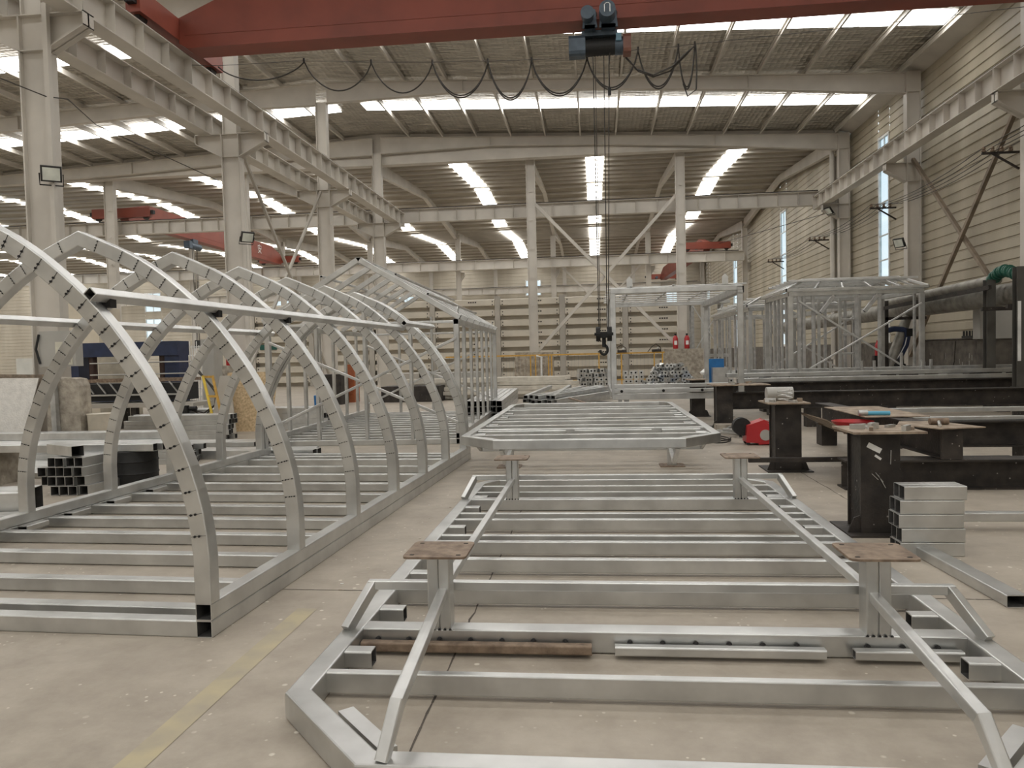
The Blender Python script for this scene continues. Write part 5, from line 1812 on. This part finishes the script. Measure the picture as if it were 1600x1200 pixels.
solo('checker_sheet', MB().prism([(-13.6, 13.55, .0), (-10.98, 13.55, .0), (-10.70, 13.78, 1.36), (-13.6, 13.78, 1.40)], (0, .02, 0)), SHEET, 'pale embossed sheet leaning at the nearest left column', 'sheet')
solo('weathered_boards', MB().prism([(-13.6, 13.86, 0), (-10.9, 13.86, 0), (-10.6, 13.88, 1.42), (-13.6, 13.88, 1.5)], (0, .05, 0)), WOOD, 'weathered grey boards standing behind the pale embossed sheet', 'boards')
rr = random.Random(2)
mb = MB()
bx = [W(p, 640, 13.5).x for p in (72, 88, 97, 126, 167)]
poly = [(bx[0], 13.5, 0), (bx[3], 13.5, 0), (bx[3] - .02, 13.5, 1.2), (bx[3] - .08, 13.5, 1.33), (bx[2] + .15, 13.5, 1.36), (bx[2] + .02, 13.5, 1.34), (bx[1] - .05, 13.5, 1.37), (bx[0] + .05, 13.5, 1.35)]
mb.prism(poly, (0, .34, 0))
solo('concrete_block', mb, CONC, 'rough broken concrete block standing beside the embossed sheet', 'concrete block')
solo('angle_post', MB().bar((bx[1] + .05, 13.42, 0), (bx[1] + .02, 13.42, 1.38), .10, .10, (0, 1, 0)), GALV_D, 'grey angle post in front of the concrete block', 'post')
solo('plastic_tub', MB().lathe(((bx[3] + bx[4]) / 2, 13.72, 0), [(.21, 0), (.22, .02), (.245, .62), (.26, .66), (.235, .66)], 26), BUCKET, 'cream plastic tub beside the concrete block', 'tub', smooth=True)

# roller bench (dark) and blue press frame
t = thing('roll_bench', 'long dark roll-forming bench behind the concrete block', 'machine bench', (-11, 18.3, 0))
x0, x1 = W(122, 600, 18).x, W(290, 600, 18).x
zt = W(200, 592, 18).z
MB().box(x0, x1, 18.0, 18.06, zt - .08, zt).build('top_rail', RUST, t)
MB().box(x0, x1, 18.7, 18.76, zt - .08, zt).build('top_rail', RUST, t)
MB().box(x0 + .1, x1 - .05, 18.05, 18.7, zt - .55, zt - .12).build('dark_bed', BLACK, t)
for q in range(8):
    xx = x0 + .2 + (x1 - x0 - .3) * q / 8
    MB().bar((xx, 17.99, zt - .08), (xx + .22, 17.99, zt - .36), .03, .03, (0, 1, 0)).build('rib', GALV_D, t)
MB().box(x0, x1, 17.95, 18.02, zt - .42, zt - .38).build('edge_strip', GREYC, t)
MB().box(x0 + .05, x1 + .4, 17.6, 18.7, .52, .62).build('bench_top', PAINT_D, t)
for q in (.08, .42, .55, .9):
    MB().box(x0 + (x1 - x0) * q, x0 + (x1 - x0) * q + .14, 17.7, 17.84, 0, .52).build('leg', RUSTY, t)
for q in (.3, .8):
    MB().box(x0 + (x1 - x0) * q, x0 + (x1 - x0) * q + .12, 18.45, 18.6, 0, .52).build('leg', RUSTY, t)
t = thing('press_frame', 'navy-blue press gantry with two rams behind the roll bench', 'press', (-11.6, 20.3, 0))
c0, c1 = W(112, 536, 20.3), W(286, 536, 20.3)
z0, z1 = W(200, 557, 20.3).z, W(200, 535, 20.3).z
MB().box(c0.x, c1.x, 20.0, 20.6, z0, z1).build('crossbeam', NAVY, t)
MB().box(c1.x - .42, c1.x, 20.05, 20.55, 0, z0).build('leg', NAVY, t)
MB().box(c0.x - .2, c0.x + .35, 20.05, 20.55, 0, z0).build('leg', NAVY, t)
for px in (138, 249):
    xx = W(px, 560, 20).x
    MB().cyl((xx, 20.2, 1.05), (xx, 20.2, z0), .11, 14).build('ram', mat('dark_maroon_ram', (.05, .025, .02), .4), t, smooth=True)
    MB().lathe((xx, 20.2, .9), [(.3, 0), (.3, .06), (.2, .14), (.11, .18)], 16).build('ram_foot', BLACK, t)
MB().box(c0.x + .2, c1.x - .2, 19.95, 20.65, .55, .9).build('table', NAVY, t)
for zz in (1.30, 1.62):
    MB().rope([(c0.x + .8, 19.9, zz), (c1.x + .5, 19.9, zz)], .02, 5).build('guard_bar', GREYC, t)

t = thing('control_cabinet', 'grey hanging control cabinet with a warning sign beside the nearest column', 'cabinet', (-9.85, 14.2, 1.5))
ca, cb = W(60, 518, 14.0), W(119, 572, 14.0)
MB().box(ca.x, cb.x, 14.0, 14.22, cb.z, ca.z).build('body', GREYC, t)
MB().box(-10.55, ca.x, 14.06, 14.16, cb.z + .2, cb.z + .3).build('swivel_arm', NAVY, t)
MB().rope([(ca.x + .02, 13.98, cb.z + .06), (ca.x - .04, 13.96, (ca.z + cb.z) / 2), (ca.x + .02, 13.98, ca.z - .06)], .022, 6).build('handle', BLACK, t)
sx0, sx1 = W(87, 545, 14.0).x, W(113, 545, 14.0).x
sz0, sz1 = W(100, 570, 14.0).z, W(100, 534, 14.0).z
sg = MB().box(sx0, sx1, 13.988, 13.998, sz0, sz1).build('warning_sign', mat('sign_plate', (.62, .60, .5), .5), t)
mb = MB()
cx, cz = (sx0 + sx1) / 2, sz0 + (sz1 - sz0) * .66
s = (sx1 - sx0) * .36
tri = [Vector((cx - s, 13.985, cz - s * .6)), Vector((cx + s, 13.985, cz - s * .6)), Vector((cx, 13.985, cz + s * .95))]
for i in range(3):
    mb.bar(tri[i], tri[(i + 1) % 3], .004, .028, (0, 1, 0))
mb.prism([Vector((cx + a * s, 13.985, cz + b * s)) for a, b in ((.02, .5), (-.16, .0), (0, .03), (-.06, -.38), (.16, .14), (.02, .1), (.12, .5))], (0, -.003, 0))
mb.build('triangle_symbol', SOOT, t)
letters('lettering', '当心触电', .07, (cx, 13.985, sz0 + .05), (PI / 2, 0, 0), SOOT, t)

# cream machine behind
t = thing('cream_machine', 'cream machine body with slotted vents behind the blue press', 'machine', (W(140, 540, 24).x, 24, 0))
a, b = W(66, 483, 24), W(158, 600, 24)
MB().box(a.x, b.x, 24, 25.2, 0, a.z).build('housing', CREAM, t)
MB().prism([(a.x + .3, 24.2, a.z), (b.x - .3, 24.2, a.z), (b.x - .9, 24.2, a.z + .28), (a.x + .9, 24.2, a.z + .2)], (0, .8, 0)).build('top_cover', CREAM, t)
mb = MB()
for q in range(9):
    x = W(86 + 2.4 * q, 496, 24).x
    mb.box(x, x + .022, 23.985, 23.998, a.z - .5, a.z - .25)
mb.build('vent_slots', SOOT, t)
MB().box(W(88, 510, 24).x, W(105, 510, 24).x, 23.985, 23.998, W(90, 512, 24).z, W(90, 503, 24).z).build('green_plate', mat('pale_green_plate', (.45, .52, .40), .5), t)
t = thing('cream_housing', 'cream sloped machine hood between the blue press rams', 'machine', (W(135, 580, 22).x, 22.5, 0))
a, b = W(113, 595, 22), W(170, 560, 22)
MB().prism([(a.x, 22, 0), (b.x, 22, 0), (b.x, 22, b.z + .4), (a.x + .8, 22, b.z + .25), (a.x, 22, a.z + .35)], (0, .9, 0)).build('hood', CREAM, t)
a, b = W(158, 593, 22), W(196, 560, 22)
MB().box(a.x, b.x, 21.9, 22.8, 0, b.z + .3).build('gear_box', mat('beige_gearbox', (.44, .40, .32), .5), t)
t = thing('wire_cage', 'white wire mesh cage right of the blue press', 'cage', (W(300, 560, 22).x, 22, 0))
a, b = W(286, 540, 22), W(316, 590, 22)
mb = MB()
for q in range(9):
    x = a.x + (b.x - a.x) * q / 8
    mb.box(x - .012, x + .012, 21.99, 22.01, .2, a.z + (.0 if q % 3 else .12))
for q in range(8):
    z = .3 + (a.z - .35) * q / 7
    mb.box(a.x, b.x, 21.985, 22.0, z - .012, z + .012)
mb.build('mesh', WHITE, t)
MB().box(a.x, b.x, 21.95, 22.05, 0, .2).build('base', GREYC, t)
solo('grey_locker', MB().box(W(314, 560, 23.4).x, W(334, 560, 23.4).x, 23.4, 24.0, 0, W(320, 530, 23.4).z), GREYC, 'tall grey locker beside the second left column', 'locker')
solo('fire_extinguisher', MB().lathe((W(361, 570, 21.9).x, 21.9, W(361, 571, 21.9).z), [(.13, 0), (.14, .02), (.14, .34), (.05, .42), (.04, .46)], 14), SIGRED, 'red fire extinguisher at the foot of the second left column', 'fire extinguisher', smooth=True)
z_ = W(361, 571, 21.9).z
solo('extinguisher_box', MB().box(W(352, 570, 21.9).x, W(384, 570, 21.9).x, 21.7, 22.1, 0, z_), CONC, 'concrete block at the foot of the second left column', 'block')

# boards, ladder, pump
a, b = W(344, 583, 16.5), W(405, 651, 16.5)
solo('strand_board', MB().prism([(a.x, 16.6, .0), (W(420, 650, 16.5).x, 16.6, .0), (W(424, 583, 16.5).x, 16.85, a.z), (a.x, 16.85, a.z)], (0, .02, 0)), OSB, 'speckled strand board leaning behind the second arch', 'board')
a, b = W(330, 588, 16.2), W(358, 652, 16.2)
solo('leaning_board', MB().prism([(a.x - .1, 16.2, 0), (b.x + .15, 16.2, 0), (b.x - .1, 16.5, a.z), (a.x + .05, 16.5, a.z)], (0, .03, 0)), PAINT_D, 'grey-brown panel leaning in front of the strand board', 'panel')
t = thing('step_ladder', 'small yellow step ladder leaning at the strand board', 'ladder', (W(328, 650, 15.9).x, 15.9, 0))
l0, l1 = W(317, 587, 16.1), W(338, 655, 15.8)
r0_, r1_ = W(332, 587, 16.1), W(352, 655, 15.8)
l1.z = r1_.z = 0.0
MB().bar(l0, l1, .05, .03, (0, 1, 0)).build('stile', YELLOW2, t)
MB().bar(r0_, r1_, .05, .03, (0, 1, 0)).build('stile', YELLOW, t)
for f in (.02, .35, .7):
    MB().bar(l0.lerp(l1, f), r0_.lerp(r1_, f), .05, .03, (0, 1, 0)).build('rung', YELLOW, t)
t = thing('oil_pump', 'black pump unit with looping hoses beside the yellow ladder', 'pump', (W(297, 640, 16.8).x, 16.8, 0))
c = Vector((W(293, 640, 16.8).x, 16.8, 0))
MB().box(c.x - .5, c.x + .25, 16.6, 17.1, 0, .08).build('sled', BLACK, t)
MB().box(c.x - .2, c.x + .1, 16.65, 17.0, .08, .42).build('tank', BLACK, t)
MB().cyl((c.x - .05, 16.8, .42), (c.x - .05, 16.8, .6), .09, 12).build('motor', BLACK, t, smooth=True)
MB().cyl((c.x + .05, 16.8, .53), (c.x + .22, 16.8, .53), .05, 10).build('valve', BLACK, t)
for q in (0, .08):
    MB().rope([c + Vector(p) for p in ((.1, 0, .5), (.4, 0, .42 - q), (.62, .1, .6), (.6, .2, .95 - q), (.3, .3, 1.2), (.0, .5, 1.45 - q))], .018, 6).build('hose', CABLE, t)

# objects seen between the arches and the gable frame
solo('blue_bucket', MB().lathe((W(500, 638, 22).x, 22, W(500, 637, 22).z), [(.12, 0), (.17, .06), (.18, .36), (.165, .37)], 8), BLUE, 'blue bucket on the crates seen through the gable frame', 'bucket')
solo('crate', MB().box(W(485, 640, 22).x, W(518, 640, 22).x, 21.7, 22.4, 0, W(500, 637, 22).z), GALV_D, 'grey crate under the blue bucket', 'crate')
t = thing('orange_cabinet', 'rust-orange tool cabinet seen through the gable frame', 'cabinet', (W(546, 590, 27).x, 27, 0))
a, b = W(538, 570, 27), W(554, 608, 27)
MB().box(a.x, b.x, 27, 27.6, 0, a.z).build('body', mat('rust_orange_paint', (.40, .12, .045), .5), t)
MB().box(a.x + .06, b.x - .06, 26.98, 26.998, .3, a.z - .2).build('door', mat('rust_orange_paint_b', (.34, .10, .04), .5), t)
solo('dark_rack', MB().box(W(600, 600, 27).x, W(690, 600, 27).x, 26.6, 27.6, 0, W(640, 603, 27).z), RUSTY, 'dark low rack seen through the gable frame', 'rack')
solo('dark_rack', MB().box(W(505, 600, 26).x, W(536, 600, 26).x, 25.8, 26.6, 0, W(520, 585, 26).z), RUSTY, 'dark rack left of the orange cabinet', 'rack')
for k, (px, w_) in enumerate(((600, 26), (660, 30))):
    a = W(px, 600, 30)
    solo('steel_table', MB().box(a.x, a.x + w_ / 40 * 3, 29.5, 31, .0, .95), [PAINT_D, GREYC][k], ['beige', 'grey'][k] + ' work table seen through the frames at the left', 'table')
for k, (px, lab) in enumerate(((100, 'left of the third slim column'), (430, 'behind the third left column'), (560, 'behind the gable frame'))):
    a = W(px, 600, 48)
    t = thing('stacked_sheets', 'stack of cream sheets beyond the cross row, ' + lab, 'sheet stack', (a.x, 48, 0))
    for q in range(5):
        MB().box(a.x - 3, a.x + 3, 47.5, 48.6, .42 * q, .42 * q + .42).build('sheet', PANEL, t)
a = W(412, 540, 46)
solo('green_board', MB().box(W(406, 540, 43.75).x, W(432, 540, 43.75).x, 43.74, 43.80, W(410, 547, 43.75).z, W(410, 539, 43.75).z), mat('dark_green_board', (.01, .09, .07), .5), 'dark green plate on the far panels behind the third arch', 'plate')
rr = random.Random(41)
for k in range(26):
    x, y = rr.choice([(rr.uniform(2.6, 3.6), rr.uniform(4.2, 6.4)), (rr.uniform(2.9, 4.2), rr.uniform(6.2, 8.0)), (rr.uniform(-1.9, -1.5), rr.uniform(5.0, 8.5))])
    w = rr.uniform(.006, .014)
    solo('floor_chip', MB().prism([(x, y, .001), (x + w * 2, y + w * .3, .001), (x + w * 1.6, y + w * 1.2, .001), (x - w * .2, y + w, .001)], (0, 0, .003)), rr.choice([WHITE, SCRAP, PANEL]), 'small pale chip of debris on the concrete floor', 'debris', 'chips on the floor')

for o in SC.objects:
    if o.name.startswith('weld_seam'):
        o['kind'] = 'stuff'          # rows of well over a hundred tiny weld spots and scribed lines
